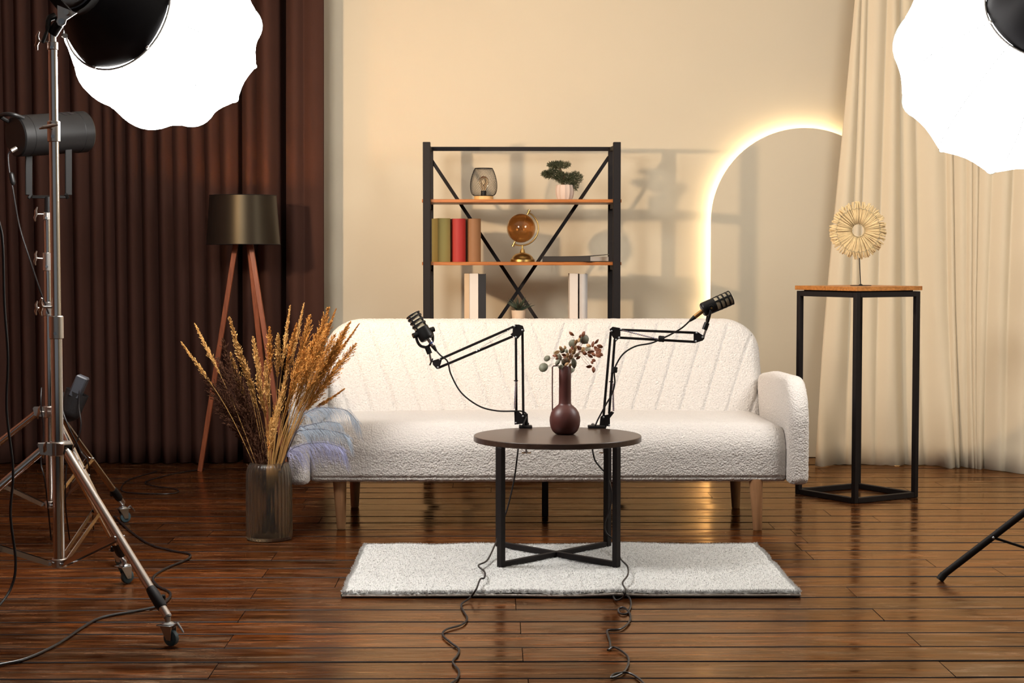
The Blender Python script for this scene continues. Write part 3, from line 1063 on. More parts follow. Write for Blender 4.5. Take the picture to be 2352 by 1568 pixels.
def microphone(label, rear, front, tilt_d, yoke_pivot, yoke_base, side):
    """rear/front: px ends of the capsule; tilt_d: depth change rear->front"""
    t = thing('microphone', label, 'microphone', A(*rear))
    p0, p1 = A(rear[0], rear[1], 0), A(front[0], front[1], tilt_d)
    ax = (p1 - p0)
    L = ax.length
    ax.normalize()
    r = .0285
    MB().lathe([(.020, -.001), (.024, 0), (.0275, .004), (r, .01), (r, L * .42), (r - .002, L * .43)], p0, ax, 36).build('body', M['black_plastic'], t)
    grl = MB().lathe([(r - .004, L * .42), (r - .003, L * .93), (r - .006, L * .975), (r - .013, L * .995), (.001, L)], p0, ax, 36).build('grille', M['grille'], t)
    for k in (.56, .70, .84):
        MB().lathe([(r - .003, L * k - .003), (r + .001, L * k - .003), (r + .001, L * k + .003), (r - .003, L * k + .003)], p0, ax, 36, close=True).build('cage_ring', M['black_plastic'], grl)
    MB().lathe([(r - .004, L * .94), (r + .001, L * .93), (r + .001, L * .96), (r - .004, L * .97)], p0, ax, 36, close=True).build('cage_ring', M['black_plastic'], grl)
    uu = ax.orthogonal().normalized(); ww = ax.cross(uu)
    for k in range(4):
        a = 2 * PI * k / 4 + .3
        rad = uu * math.cos(a) + ww * math.sin(a)
        MB().bar(p0 + ax * L * .4 + rad * (r - .001), p0 + ax * L * .95 + rad * (r - .001), .006, .004, up=rad, bev=.001).build('cage_rib', M['black_plastic'], grl)
    # yoke
    pv = A(*yoke_pivot)
    base = A(*yoke_base)
    sdv = Vector(side).normalized()
    ctr = p0 + ax * (pv - p0).dot(ax)
    a1, a2 = ctr + sdv * (r + .006), ctr - sdv * (r + .006)
    down = (base - ctr)
    b1, b2 = a1 + down * .75, a2 + down * .75
    yoke = MB().tube(spline([a1, a1 + down * .45, b1.lerp(b2, .12) + down * .05, base + (a1 - ctr) * .2, base, base + (a2 - ctr) * .2, b2.lerp(b1, .12) + down * .05, a2 + down * .45, a2], 6),
              .0055, 8).build('yoke', M['black_plastic'], t)
    for q, s in ((a1, sdv), (a2, -sdv)):
        MB().tube([q - s * .006, q + s * .012], .0105, 16).build('pivot_knob', M['black_plastic'], yoke)
        MB().tube([q + s * .012, q + s * .0128], .004, 10).build('pivot_cap', M['gold'], yoke)
    return t, p0, ax


mic1 = microphone('black microphone with ringed silver grille tilted up on the left boom arm', (982, 779), (947, 720), .02, (964, 768), (981, 796), (.8, .45, .25))
mic2 = microphone('black microphone with ringed silver grille pointing right on the right boom arm', (1613, 712), (1682, 682), .015, (1636, 711), (1624, 741), (.05, 1, .1))


def plug(label, a, b, band, mt):
    t = thing('cable_plug', label, 'plug', A(*a))
    pa, pb = A(*a, -.002), A(*b, -.004)
    v = pb - pa
    MB().tube([pa, pa + v * .6], .0085, 16).build('shell', mt, t)
    MB().tube([pa + v * .34, pa + v * .42], .0089, 16).build('band', band, t)
    MB().tube([pa + v * .6, pb], [.0088, .0045], 16).build('boot', M['black_rubber'], t)


plug('silver cable plug with blue band in the left microphone', (983, 776), (1002, 806), M['blueband'], M['satin'])
plug('brass cable plug in the right microphone', (1613, 714), (1584, 737), M['brass'], M['brass'])

# cables
c1 = [A(1001, 804, -.004), A(1012, 816, -.012), A(1028, 830, -.016), A(1036, 860, -.012), A(1060, 902, -.01), A(1100, 932, -.01), A(1140, 943, -.01), A(1180, 944, -.014),
      A(1197, 944, .016), A(1209, 950, .01), A(1207, 962, -.016), A(1200, 977, -.035)]
tz = TZ + .004
c1 += [Vector((A(1196, 985).x, AD - .0, TZ + .006)), Vector((A(1194, 985).x, AD + .055, TZ + .002)), Vector((A(1193, 985).x, AD + .06, TZ - .05)),
       at(1189, 1040, 6.74), at(1181, 1100, 6.70), at(1166, 1165, 6.66), at(1152, 1205, 6.62), at(1141, 1240, 6.56), fl(1120, 1285, .043), fl(1099, 1298, .043), fl(1113, 1313, .044), fl(1112, 1327, .043), fl(1103, 1330, .044),
       fl(1094, 1352, .042), fl(1080, 1372, .012), fl(1060, 1387, .0045), fl(1064, 1402, .0045), fl(1073, 1420, .0045), fl(1060, 1434, .0045), fl(1025, 1445, .0045), fl(1017, 1458, .0045),
       fl(1035, 1475, .0045), fl(1054, 1490, .0045), fl(1050, 1505, .0045), fl(1040, 1520, .0045), fl(1054, 1540, .0045), fl(1050, 1558, .0045), fl(1030, 1575, .0045), fl(1015, 1610, .0045), fl(1020, 1660, .0045)]
tag(MB().tube(spline(c1, 8), .0032, 8).build('microphone_cable', M['cable']), 'black microphone cable drooping from the left boom arm and kinking across the rug', 'cable')
c2 = [A(1585, 736, -.004), A(1566, 753, -.014), A(1540, 768, -.016), A(1519, 778, -.016), A(1495, 788, -.014), A(1460, 795, -.012), A(1432, 812, -.012), A(1415, 838, -.014), A(1411, 855, -.016),
      A(1412, 880, -.018), A(1405, 905, -.018), A(1390, 932, -.018), A(1374, 962, -.022), A(1367, 977, -.03), Vector((A(1364, 985).x, AD + .01, TZ + .012)), Vector((A(1361, 985).x, AD + .058, TZ + .004)),
      Vector((A(1360, 985).x, AD + .062, TZ - .05)), at(1365, 1052, 6.76), at(1378, 1072, 6.75), at(1391, 1087, 6.74), at(1402, 1115, 6.64), at(1405, 1145, 6.63), at(1399, 1175, 6.63),
      at(1389, 1203, 6.63), at(1393, 1224, 6.62), at(1408, 1238, 6.60), at(1416, 1252, 6.5), at(1419, 1266, 6.44), fl(1427, 1285, .043), fl(1441, 1300, .043), fl(1442, 1320, .043), fl(1430, 1338, .043), fl(1437, 1355, .044),
      fl(1430, 1372, .02), fl(1415, 1378, .006), fl(1409, 1366, .008), fl(1422, 1357, .02), fl(1444, 1370, .010), fl(1449, 1390, .0045), fl(1440, 1408, .0045), fl(1424, 1408, .0045), fl(1421, 1398, .0045),
      fl(1434, 1395, .010), fl(1447, 1410, .0045), fl(1445, 1428, .0045), fl(1425, 1444, .0045), fl(1400, 1446, .0045), fl(1394, 1450, .0045), fl(1400, 1470, .0045), fl(1402, 1488, .0045), fl(1396, 1492, .0045), fl(1412, 1486, .008),
      fl(1440, 1505, .0045), fl(1443, 1525, .0045), fl(1430, 1545, .0045), fl(1405, 1556, .0045), fl(1412, 1547, .009), fl(1445, 1545, .0045), fl(1478, 1568, .0045), fl(1500, 1610, .0045), fl(1490, 1660, .0045)]
tag(MB().tube(spline(c2, 8), .0032, 8).build('microphone_cable', M['cable']), 'black microphone cable strapped to the right boom arm and coiling over the floor', 'cable')
for lab, p, ax in (('black fabric strap tying the cable to the level forearm', (1519, 778), (1, 0, -.1)), ('black fabric strap tying the cable to the upright boom bar', (1411, 849), (.08, 0, 1))):
    MB_ = MB().lathe([(.009, -.011), (.0115, -.011), (.0125, -.004), (.0115, .002), (.0125, .007), (.0115, .011), (.009, .011)], A(*p, -.008), ax, 16, close=True)
    tag(MB_.build('cable_strap', M['black_rubber']), lab, 'strap')

# ================================================================== BOOKCASE
BF, BR = 9.10, 9.52
bxl, bxr = at(980, 500, BF).x, at(1417, 500, BF).x
bc = thing('bookcase', 'open black metal bookcase with pine shelves and crossed back braces', 'bookcase', ((bxl + bxr) / 2, (BF + BR) / 2, 0))
PW = .039
BT = at(1416, 326, BF).z
for x in (bxl, bxr):
    for y in (BF + .02, BR):
        top = BT if y < 9.3 else at(1400, 338, BR).z + .0
        MB().box((x, y, top / 2), (PW, PW, top), bev=.002).build('post', M['black_metal'], bc)
    zt = BT - .025
    MB().bar((x, BF + .04, zt), (x, BR - .02, at(1400, 343, BR).z), .025, .022, bev=.001).build('side_rail', M['black_metal'], bc)
zr = at(1200, 342, BR).z
MB().bar((bxl, BR, zr), (bxr, BR, zr), .02, .022, bev=.001).build('top_rail', M['black_metal'], bc)
SZ = [at(1200, 457, BF).z, at(1200, 601.5, BF).z, at(1200, 747, BF).z, .45, .12]
for z in SZ:
    shf = MB().box(((bxl + bxr) / 2, (BF + BR) / 2 + .012, z - .0085), (bxr - bxl + .052, BR - BF - .03, .017), bev=.0015).build('shelf', M['shelf_wood'], bc)
    for x in (bxl, bxr):
        MB().bar((x, BF + .04, z - .0305), (x, BR - .02, z - .0305), .02, .025, bev=.001).build('shelf_bearer', M['black_metal'], shf)
for (a, b) in (((992, 368), (1190, 668)), ((1190, 668), (1395, 368))):
    pass
xq = at(1190, 668, BR)
pl, prr = at(986, 360, BR), at(1399, 360, BR)
MB().bar(pl, pl + (xq - pl) * 2.0, .019, .004, up=(0, 1, 0)).build('brace', M['black_metal'], bc, smooth=False)
MB().bar(prr + Vector((0, .006, 0)), prr + (xq - prr) * 2.0 + Vector((0, .006, 0)), .019, .004, up=(0, 1, 0)).build('brace', M['black_metal'], bc, smooth=False)

# --- books
OD = 9.26


def shelf_pt(px, k, d=OD):
    p = at(px, 500, d)
    return Vector((p.x, d, SZ[k]))


def book(name, label, px0, px1, ytop, k, cover, rotz, d=OD, group=None, curved=True, hid_h=None):
    a, b = shelf_pt(px0, k, d), shelf_pt(px1, k, d)
    w = (b.x - a.x)
    h = hid_h or (at(px0, ytop, d).z - SZ[k])
    dep = h * .68
    c = Vector(((a.x + b.x) / 2, d, SZ[k]))
    t = thing(name, label, 'book', c, group)
    rot = Matrix.Rotation(R(rotz), 3, 'Z')
    w2 = w * .86 if rotz else w * .97

    def loc(x, y, z):
        return c + rot @ Vector((x, y, 0)) + Vector((0, 0, z))
    ct = .0025
    # cover: spine curve + two boards
    n = 9
    out, inn = [], []
    for i in range(n):
        s = -1 + 2 * i / (n - 1)
        bul = (.016 * (1 - s * s) if curved else .0)
        out.append((s * w2 / 2, -bul))
        inn.append((s * (w2 / 2 - ct), -bul + ct))
    pl_ = [(-w2 / 2, dep)] + out + [(w2 / 2, dep), (w2 / 2 - ct, dep)] + inn[::-1] + [(-w2 / 2 + ct, dep)]
    mb = MB()
    mb.prism([loc(x, y, h / 2) for x, y in pl_], h, (0, 0, 1))
    fix_normals(mb.build('cover', cover, t, ang=30))
    mb = MB()
    mb.box(loc(0, dep / 2, h / 2), (w2 - 2 * ct - .0006, dep - .008, h - .008), rot)
    mb.build('pages', M['pages'], t, smooth=False)
    return t


book('book', 'olive green cloth book standing on the middle shelf', 1003, 1037, 501, 1, M['b_green'], 14)
book('book', 'bright red book standing between the green and brown books', 1038, 1072, 502, 1, M['b_red'], 12)
book('book', 'brown leather book standing beside the red book', 1074, 1107, 502, 1, M['b_brown'], 10)
book('book', 'beige book at the left end of the lower row behind the sofa', 1066, 1078, 628, 2, M['b_beige'], 0, curved=False)
book('book', 'white book standing between the beige and black books', 1078, 1098.5, 628, 2, M['b_white'], 0, curved=False)
book('book', 'black book standing beside the white book behind the sofa', 1098.5, 1116, 629, 2, M['b_black'], 0, curved=False)
book('book', 'white book standing alone right of the small agave', 1308.5, 1328, 628, 2, M['b_white'], 0, curved=False)
book('book', 'light grey book leaning at the right end of the lower row', 1331, 1350, 629, 2, M['b_grey'], 0, curved=True)
# lying book
lc = shelf_pt(1323, 1, 9.27)
lay = thing('book', 'black book lying flat on the middle shelf with its cover lifting', 'book', lc)
rot = Matrix.Rotation(R(-32), 3, 'Z')
hh = .032
MB().box(lc + Vector((0, 0, .0022)), (.29, .21, .004), rot, .001).build('cover', M['b_black'], lay)
MB().box(lc + rot @ Vector((.004, 0, 0)) + Vector((0, 0, .0155)), (.276, .2, .022), rot).build('pages', M['b_white'], lay, smooth=False)
MB().box(lc + rot @ Vector((0, -.105, 0)) + Vector((0, 0, .0155)), (.29, .004, .027), rot, .001).build('spine', M['b_black'], lay)
mb = MB()
rows = []
for i in range(9):
    s = i / 8
    rows.append([lc + rot @ Vector((-.145 + .29 * s, y, 0)) + Vector((0, 0, .028 + .012 * s ** 3 * q)) for y, q in ((-.105, .1), (0, .6), (.103, 1))])
solid(mb.grid(rows).build('cover', M['b_black'], lay), .003)

# --- wire lamp
wl = shelf_pt(1111, 0)
wlt = thing('wire_lamp', 'small black wire-mesh table lamp with pale wooden base on the top shelf', 'lamp', wl)
q = PXM(OD)
MB().lathe([(21 * q, 0), (22 * q, .002), (22 * q, 8.5 * q), (21 * q, 9 * q)], wl, seg=40).build('base', M['natural_wood'], wlt)
cage = [(21, 9), (26, 12), (29.5, 19), (31, 30), (30.3, 42), (27, 56), (23, 67), (20, 72)]
cage = [(r * q, h * q) for r, h in cage]
cp = spline([Vector((r, 0, h)) for r, h in cage], 5)
for h_i in (0, -1):
    r_, z_ = cp[h_i].x, cp[h_i].z
    MB().tube([wl + Vector((r_ * math.cos(a), r_ * math.sin(a), z_)) for a in np.linspace(0, 2 * PI, 41)], .0022, 6, False).build('ring', M['mesh_wire'], wlt)
mb = MB()
NW = 44
for dirn in (-1, 1):
    for k in range(NW):
        pts = []
        for i, p in enumerate(cp):
            a = 2 * PI * k / NW + dirn * i * .052
            pts.append(wl + Vector((p.x * math.cos(a), p.x * math.sin(a), p.z)))
        mb.tube(pts, .0006, 3, False)
tag(mb.build('wire_mesh', M['mesh_wire'], wlt), kind='stuff')
MB().tube([wl + Vector((0, 0, 9 * q)), wl + Vector((0, 0, 21 * q))], 6.2 * q, 16).build('socket', M['black_plastic'], wlt)
bp_ = [(4.5, 20), (5.5, 24), (9, 31), (11.5, 38), (12, 43), (10, 49), (6, 53), (.1, 54.5)]
MB().lathe([(r * q, h * q) for r, h in bp_], wl, seg=24).build('bulb', M['smoke_glass'], wlt)
MB().tube([wl + Vector((-.006, 0, 24 * q)), wl + Vector((-.008, 0, 40 * q)), wl + Vector((0, 0, 36 * q)), wl + Vector((.008, 0, 40 * q)), wl + Vector((.006, 0, 24 * q))], .0008, 5).build('filament', M['brass'], wlt)

# --- bonsai
bo = shelf_pt(1297, 0)
bot = thing('potted_bonsai', 'small artificial bonsai in a fluted pinkish pot on the top shelf', 'plant', bo)
pp = [(15, 0), (16.5, .5), (19.5, 7), (21.3, 16), (21.2, 25), (19.5, 34), (18.5, 34.3), (18, 30), (.1, 29)]
MB().lathe([(r * q, h * q) for r, h in pp], bo, seg=72, mod=lambda a, i: 1 - (.075 * (abs(math.sin(a * 6)) if i < 6 else 0))).build('pot', M['pot'], bot)
def bp3(px, py, d=OD): return at(px, py, d)
mb = MB()
mb.tube(spline([bp3(1296, 428), bp3(1292, 418), bp3(1297, 404), bp3(1288, 392), bp3(1285, 384)], 5), [.009 - .0045 * i / 20 for i in range(21)], 8)
mb.tube(spline([bp3(1292, 418), bp3(1278, 412), bp3(1262, 402)], 5), .0035, 7)
mb.tube(spline([bp3(1296, 412), bp3(1312, 414), bp3(1326, 418)], 5), .0035, 7)
mb.build('trunk', M['bark'], bot)
rb = random.Random(8)
mb = MB()
for (px, py, rx, ry, n) in ((1284, 379, 27, 8, 520), (1270, 400, 26, 10, 560), (1295, 408, 22, 11, 420), (1322, 409, 16, 14, 420), (1318, 428, 10, 10, 160), (1300, 417, 18, 7, 200), (1258, 399, 13, 7, 160), (1273, 386, 10, 7, 80)):
    c = bp3(px, py)
    for _ in range(n * 2):
        while True:
            v = Vector((rb.uniform(-1, 1), rb.uniform(-1, 1), rb.uniform(-1, 1)))
            if v.length < 1: break
        p = c + Vector((v.x * rx * q, v.y * rx * .8 * q, v.z * ry * q))
        dvec = (Vector((v.x, v.y, v.z + .5)) + Vector((rb.gauss(0, .5), rb.gauss(0, .5), rb.gauss(0, .5)))).normalized() * rb.uniform(.007, .014)
        sd = dvec.orthogonal().normalized() * .0017
        mb.add([p - sd, p + sd, p + dvec + sd * .3, p + dvec - sd * .3], [(0, 1, 2, 3)])
tag(mb.build('foliage', M['bonsai'], bot, smooth=False), kind='stuff')

# --- globe
gl = shelf_pt(1200, 1)
glt = thing('glass_globe', 'amber glass globe in a tilted gold frame on the middle shelf', 'globe', gl)
MB().lathe([(27 * q, 0), (28.5 * q, .001), (28.5 * q, 5.5 * q), (26 * q, 7 * q), (24.5 * q, 9 * q), (22 * q, 13 * q), (16 * q, 18 * q), (9 * q, 20 * q), (6.5 * q, 21 * q), (5.5 * q, 24 * q), (4 * q, 29 * q), (2 * q, 30 * q)], gl, seg=48).build('base', M['gold'], glt)
gc = at(1197, 524, OD)
MB().tube([gl + Vector((0, 0, 29 * q)), Vector((gl.x, OD, gc.z - 39 * q))], 1.8 * q, 12).build('stem', M['gold'], glt)
axd = (at(1215, 483, OD) - at(1176, 567, OD)).normalized()
arc_p = []
sdir = Vector((axd.z, 0, -axd.x))
for k in range(33):
    a = PI * k / 32
    arc_p.append(gc + axd * (math.cos(a) * 39.5 * q) + sdir * (math.sin(a) * 39.5 * q))
MB().tube(arc_p, 1.7 * q, 10).build('meridian_arm', M['gold'], glt)
MB().tube([gc - axd * 38 * q, gc + axd * 38 * q], .0011, 8).build('axis_rod', M['gold'], glt)
for s in (-1, 1):
    MB().tube([gc + axd * s * 35 * q, gc + axd * s * 43 * q, gc + axd * s * 43.5 * q, gc + axd * s * 46 * q], [2.6 * q, 2.6 * q, 3.6 * q, 3.6 * q], 14).build('end_cap', M['gold'], glt)
mb = MB().ball(gc, 33 * q, 40, 24)
inner = MB().ball(gc, 32 * q, 40, 24)
mb.add(inner.v, [f[::-1] for f in inner.f])
mb.build('sphere', M['amber'], glt, ang=180)

# --- agave
ag = shelf_pt(1191, 2)
agt = thing('potted_agave', 'tiny dark agave in a pale stone pot behind the sofa back', 'plant', ag)
MB().lathe([(13 * q, 0), (14 * q, .001), (16.5 * q, 32 * q), (15 * q, 32 * q), (14.8 * q, 29 * q), (.1 * q, 29 * q)], ag, seg=32).build('pot', M['pot2'], agt)
ra = random.Random(2)
for k in range(22):
    a = k * 2.4
    el = .35 + .95 * ((k % 7) / 7)
    L = (36 + ra.uniform(-6, 6)) * q
    p0 = ag + Vector((0, 0, 30 * q))
    hd = Vector((math.cos(a), math.sin(a), 0))
    pts = [p0 + hd * (L * s * math.cos(el)) + Vector((0, 0, L * s * math.sin(el) + .012 * s * (1 - s))) for s in (0, .3, .65, 1)]
    MB().tube(pts, [.0035, .005, .0032, .0002], 5, False).build('leaf', M['agave'], agt)

# ================================================================== PEDESTAL TABLE
PC = Vector((1.722, 8.275, 0))
ped = thing('pedestal_table', 'tall square plant stand with open black metal frame and oak top', 'table', PC)
e1 = Vector((math.cos(R(32)), math.sin(R(32)), 0)); e2 = Vector((-e1.y, e1.x, 0))
hs = .205 - .0125
rotp = Matrix.Rotation(R(32), 3, 'Z')
cs = [PC + e1 * sx * hs + e2 * sy * hs for sx, sy in ((-1, -1), (1, -1), (1, 1), (-1, 1))]
PT = .978
for c in cs:
    MB().box(c + Vector((0, 0, PT / 2)), (.025, .025, PT), rotp, .002).build('leg', M['black_metal'], ped)
for i in range(4):
    a, b = cs[i], cs[(i + 1) % 4]
    v = (b - a).normalized() * .0125
    for z in (.0125, PT - .0125):
        MB().bar(a + v + Vector((0, 0, z)), b - v + Vector((0, 0, z)), .025, .025, bev=.002).build('rail', M['black_metal'], ped)
MB().box(PC + Vector((0, 0, PT + .0025)), (.36, .36, .005), rotp).build('top_spacer', M['black_metal'], ped, smooth=False)
for k in range(4):
    MB().box(PC + e2 * (-.1575 + .105 * k) + Vector((0, 0, PT + .005 + .01)), (.424, .1046, .02), rotp, .0012).build('top_board', M['ped_wood'], ped)

# raffia disc
rd = at(1971, 529, 8.26)
rq = PXM(8.26)
rf = thing('raffia_sculpture', 'round raffia disc on a thin black rod standing on the plant stand', 'ornament', (rd.x, 8.26, PT + .025))
basep = Vector((at(1977, 657, 8.26).x, 8.26, PT + .0255))
MB().lathe([(24 * rq, 0), (24 * rq, .002), (5 * rq, .003), (2.5 * rq, .008)], basep, seg=32).build('base', M['black_metal'], rf)
MB().tube([basep, at(1973.5, 590, 8.26)], .0022, 8).build('rod', M['black_metal'], rf)
rr_ = random.Random(4)
for k in range(210):
    a = 2 * PI * k / 210 + rr_.uniform(-.02, .02)
    dr = Vector((math.cos(a), 0, math.sin(a)))
    a2 = a + rr_.uniform(-.1, .1)
    dr2 = Vector((math.cos(a2), 0, math.sin(a2)))
    dp = rr_.uniform(-.007, .007)
    r0, r1, r2 = 14.5 * rq, 49 * rq, rr_.uniform(60, 67) * rq
    pts = [rd + dr * r0 + Vector((0, dp * .4, 0)), rd + dr * (r0 + r1) * .5 + Vector((0, dp - .006, 0)), rd + dr * r1 + Vector((0, dp * .5, 0)), rd + dr2 * r2 + Vector((0, dp * 1.5 - .003, 0))]
    sd = Vector((-dr.z, 0, dr.x))
    ws = [.0012, .0026, .0028, .0034]
    vs = []
    for p, w in zip(pts, ws):
        tw = Vector((0, rr_.uniform(-.6, .6) * w, 0))
        vs += [p - sd * w - tw, p + sd * w + tw]
    o = MB().add(vs, [(0, 1, 3, 2), (2, 3, 5, 4), (4, 5, 7, 6)]).build('fibre', M['raffia'], rf, ang=180)
    solid(o, .0008)
for rad, n, zig in ((50, 64, 1.6), (15, 20, .4)):
    pts = []
    for k in range(n + 1):
        a = 2 * PI * k / n
        r_ = (rad + (zig if k % 2 else -zig)) * rq
        pts.append(rd + Vector((math.cos(a) * r_, -.0085, math.sin(a) * r_)))
    MB().tube(pts, .0007, 5, False).build('stitching', M['thread'], rf)
MB().lathe([(13.6 * rq, -.003), (15 * rq, -.003), (15 * rq, .003), (13.6 * rq, .003)], rd, (0, 1, 0), 32, close=True).build('ring', M['raffia'], rf)

# ================================================================== FLOOR VASE, GRASSES, FEATHERS
VF = Vector((at(618.5, 1200, 7.02).x, 7.02, 0))
vq = PXM(7.02)
fv = thing('floor_vase', 'tall ribbed frosted glass vase full of dried grasses beside the sofa', 'vase', VF)
NR = 34
outp = [(46, 0), (51, 1), (52.6, 6), (53, 30), (52.8, 90), (52.5, 140), (51.5, 158), (48, 170), (43, 176.5), (38, 178)]
inp = [(36, 177), (40, 173), (46, 165), (48.5, 156), (49.8, 140), (50, 30), (48, 8), (.1, 7)]
allp = [(r * vq, h * vq) for r, h in outp + inp]
rib = lambda a, i: 1 + (.03 * (abs(math.cos(a * NR / 2)) - .6) if 2 <= i <= 8 else 0)
MB().lathe(allp, VF, seg=NR * 6, mod=rib).build('body', M['ribglass'], fv, ang=60)
MOUTH = VF + Vector((0, 0, 177 * vq))


def grass(label, group, tip, dtip, plume_px, width_px, pm, sm, seed, dense=1700, bend=.25, loose=0.0):
    r = random.Random(seed)
    tipp = at(tip[0], tip[1], dtip)
    ang = r.uniform(0, 2 * PI)
    mr = r.uniform(.0, .052)
    side = max(-1, min(1, (tip[0] - 618) / 150))
    mouth = MOUTH + Vector((side * .045 + r.uniform(-.015, .015), r.uniform(-.045, .045), -.002))
    root = VF + Vector((-side * .035 + r.uniform(-.012, .012), r.uniform(-.03, .03), .02 + r.uniform(0, .02)))
    lead = mouth + (mouth - root).normalized() * (tipp - mouth).length * .45
    lead = lead.lerp(mouth.lerp(tipp, .45) + Vector((0, 0, .03)), 1 - bend)
    pts = spline([root, mouth, lead, tipp], 10)
    t = thing('pampas_stalk', label, 'dried stalk', root, group)
    n = len(pts)
    MB().tube(pts, [.0021 - .0014 * i / (n - 1) for i in range(n)], 6).build('stem', sm, t)
    # plume along the last part
    cum = [0]
    for a, b in zip(pts, pts[1:]): cum.append(cum[-1] + (b - a).length)
    Lp = plume_px * vq
    mb = MB()
    NB = dense // 20

    def along(s):
        dist = cum[-1] - Lp * (1 - s)
        i = 0
        while i < n - 2 and cum[i + 1] < dist: i += 1
        f = (dist - cum[i]) / max(1e-6, cum[i + 1] - cum[i])
        return pts[i].lerp(pts[i + 1], f), (pts[i + 1] - pts[i]).normalized()
    for kb in range(NB):
        s = (kb + r.random() * .8) / NB
        p, tn = along(s)
        env = min(1, s * 3.2 + .25) * (1 - s) ** .7 + .06
        o1 = tn.orthogonal().normalized(); o2 = tn.cross(o1)
        a = kb * 2.4 + r.uniform(-.5, .5)
        rad = (o1 * math.cos(a) + o2 * math.sin(a))
        blen = width_px * vq * env * r.uniform(1.6, 3.0) * (1 + loose * .5)
        bd = (tn + rad * r.uniform(.14, .34 + loose * .5) + Vector((0, 0, -.12))).normalized()
        for kk in range(20):
            f = (kk + r.random()) / 20
            base = p + bd * blen * f
            ln = r.uniform(.0055, .0105) * (.5 + .5 * env) * (1 + loose * .6)
            jit = Vector((r.gauss(0, 1), r.gauss(0, 1), r.gauss(0, 1)))
            dvec = (bd + jit * .38).normalized() * ln
            sd = dvec.cross(jit)
            if sd.length < 1e-9: continue
            sd = sd.normalized() * r.uniform(.0009, .0018)
            mb.add([base - sd * .5, base + sd * .5, base + dvec * .55 + sd, base + dvec, base + dvec * .55 - sd], [(0, 1, 2, 3, 4)])
    mb.build('seed_head', pm, t, smooth=False)
    return t


GG = 'golden dried grasses in the floor vase'
gold_tips = [(527, 729, 150), (545, 789, 120), (530, 812, 110), (581, 774, 120), (619, 753, 110), (639, 768, 110),
             (681, 744, 130), (711, 727, 120), (754, 708, 150), (752, 746, 150),
             (803, 742, 160), (816, 791, 150), (767, 855, 120), (662, 836, 140),
             (725, 770, 130), (740, 800, 130), (768, 770, 150), (700, 800, 120), (655, 880, 140), (610, 830, 110), (590, 860, 110), (565, 840, 110),
             (735, 760, 140), (716, 790, 140), (775, 800, 130), (790, 765, 140), (690, 850, 120), (640, 920, 120), (625, 960, 110), (745, 840, 120)]
rgs = random.Random(31)
gold_tips += [(760, 740, 170), (745, 775, 160), (782, 790, 160), (728, 800, 150), (795, 752, 170), (757, 820, 150), (705, 770, 150), (780, 830, 140)]
for k, (x, y, pl_) in enumerate(gold_tips):
    if x < 600:
        lab, gr, mt_, lo, wd_ = 'pale golden plume on the curtain side of the ribbed floor vase', 'pale plumes beside the brown curtain', M['grass_pale'], .1, 12.5
    elif x < 700:
        lab, gr, mt_, lo, wd_ = 'upright golden plume in the middle of the floor vase bunch', 'upright plumes in the middle of the bunch', M['grass_pale'] if k % 2 else M['grass_gold'], .1, 12.5
    else:
        lab, gr, mt_, lo, wd_ = 'fluffy golden plume in the dense bunch leaning toward the sofa', 'golden plumes leaning toward the sofa', M['grass_gold'], .35, 15.5
    grass(lab, gr, (x, y), 7.02 + rgs.uniform(-.14, .12), pl_, wd_, mt_, M['stem'], 100 + k, loose=lo)
grass('leftmost golden grass plume leaning out over the tripod lamp leg', GG, (417, 786), 6.98, 120, 8, M['grass_pale'], M['stem'], 201)
grass('second golden grass plume from the left above the leftmost one', GG, (448, 744), 7.02, 130, 9, M['grass_pale'], M['stem'], 202)
grass('tallest straight golden plume in the floor vase bunch', GG, (698, 697), 7.05, 150, 8.5, M['grass_pale'], M['stem'], 203)
grass('tall golden plume just left of the tallest one', GG, (666, 703), 7.0, 150, 9, M['grass_pale'], M['stem'], 204)
grass('golden plume reaching furthest right in front of the sofa back', GG, (824, 744), 6.98, 150, 8, M['grass_gold'], M['stem'], 205)
grass('wispy golden plume curving low to the right before the sofa', GG, (790, 893), 6.95, 110, 8, M['grass_gold'], M['stem'], 206, bend=.5)
grass('golden plume with the topmost tip near the curtain edge', GG, (771, 710), 7.04, 150, 9, M['grass_gold'], M['stem'], 207)
dark_tips = [(512, 780), (500, 823), (521, 815), (465, 862), (480, 900), (505, 870), (540, 850), (495, 940), (520, 930), (545, 900), (560, 950), (530, 980), (510, 905), (565, 905), (545, 1000), (485, 880)]
for k, (x, y) in enumerate(dark_tips):
    grass('dark brown feathery dried grass on the left of the ribbed floor vase', 'dark brown dried grasses in the floor vase', (x, y), 7.02 + rgs.uniform(-.1, .14), 200, 18, M['grass_dark'], M['stem_dark'], 300 + k, dense=1500, loose=.6)


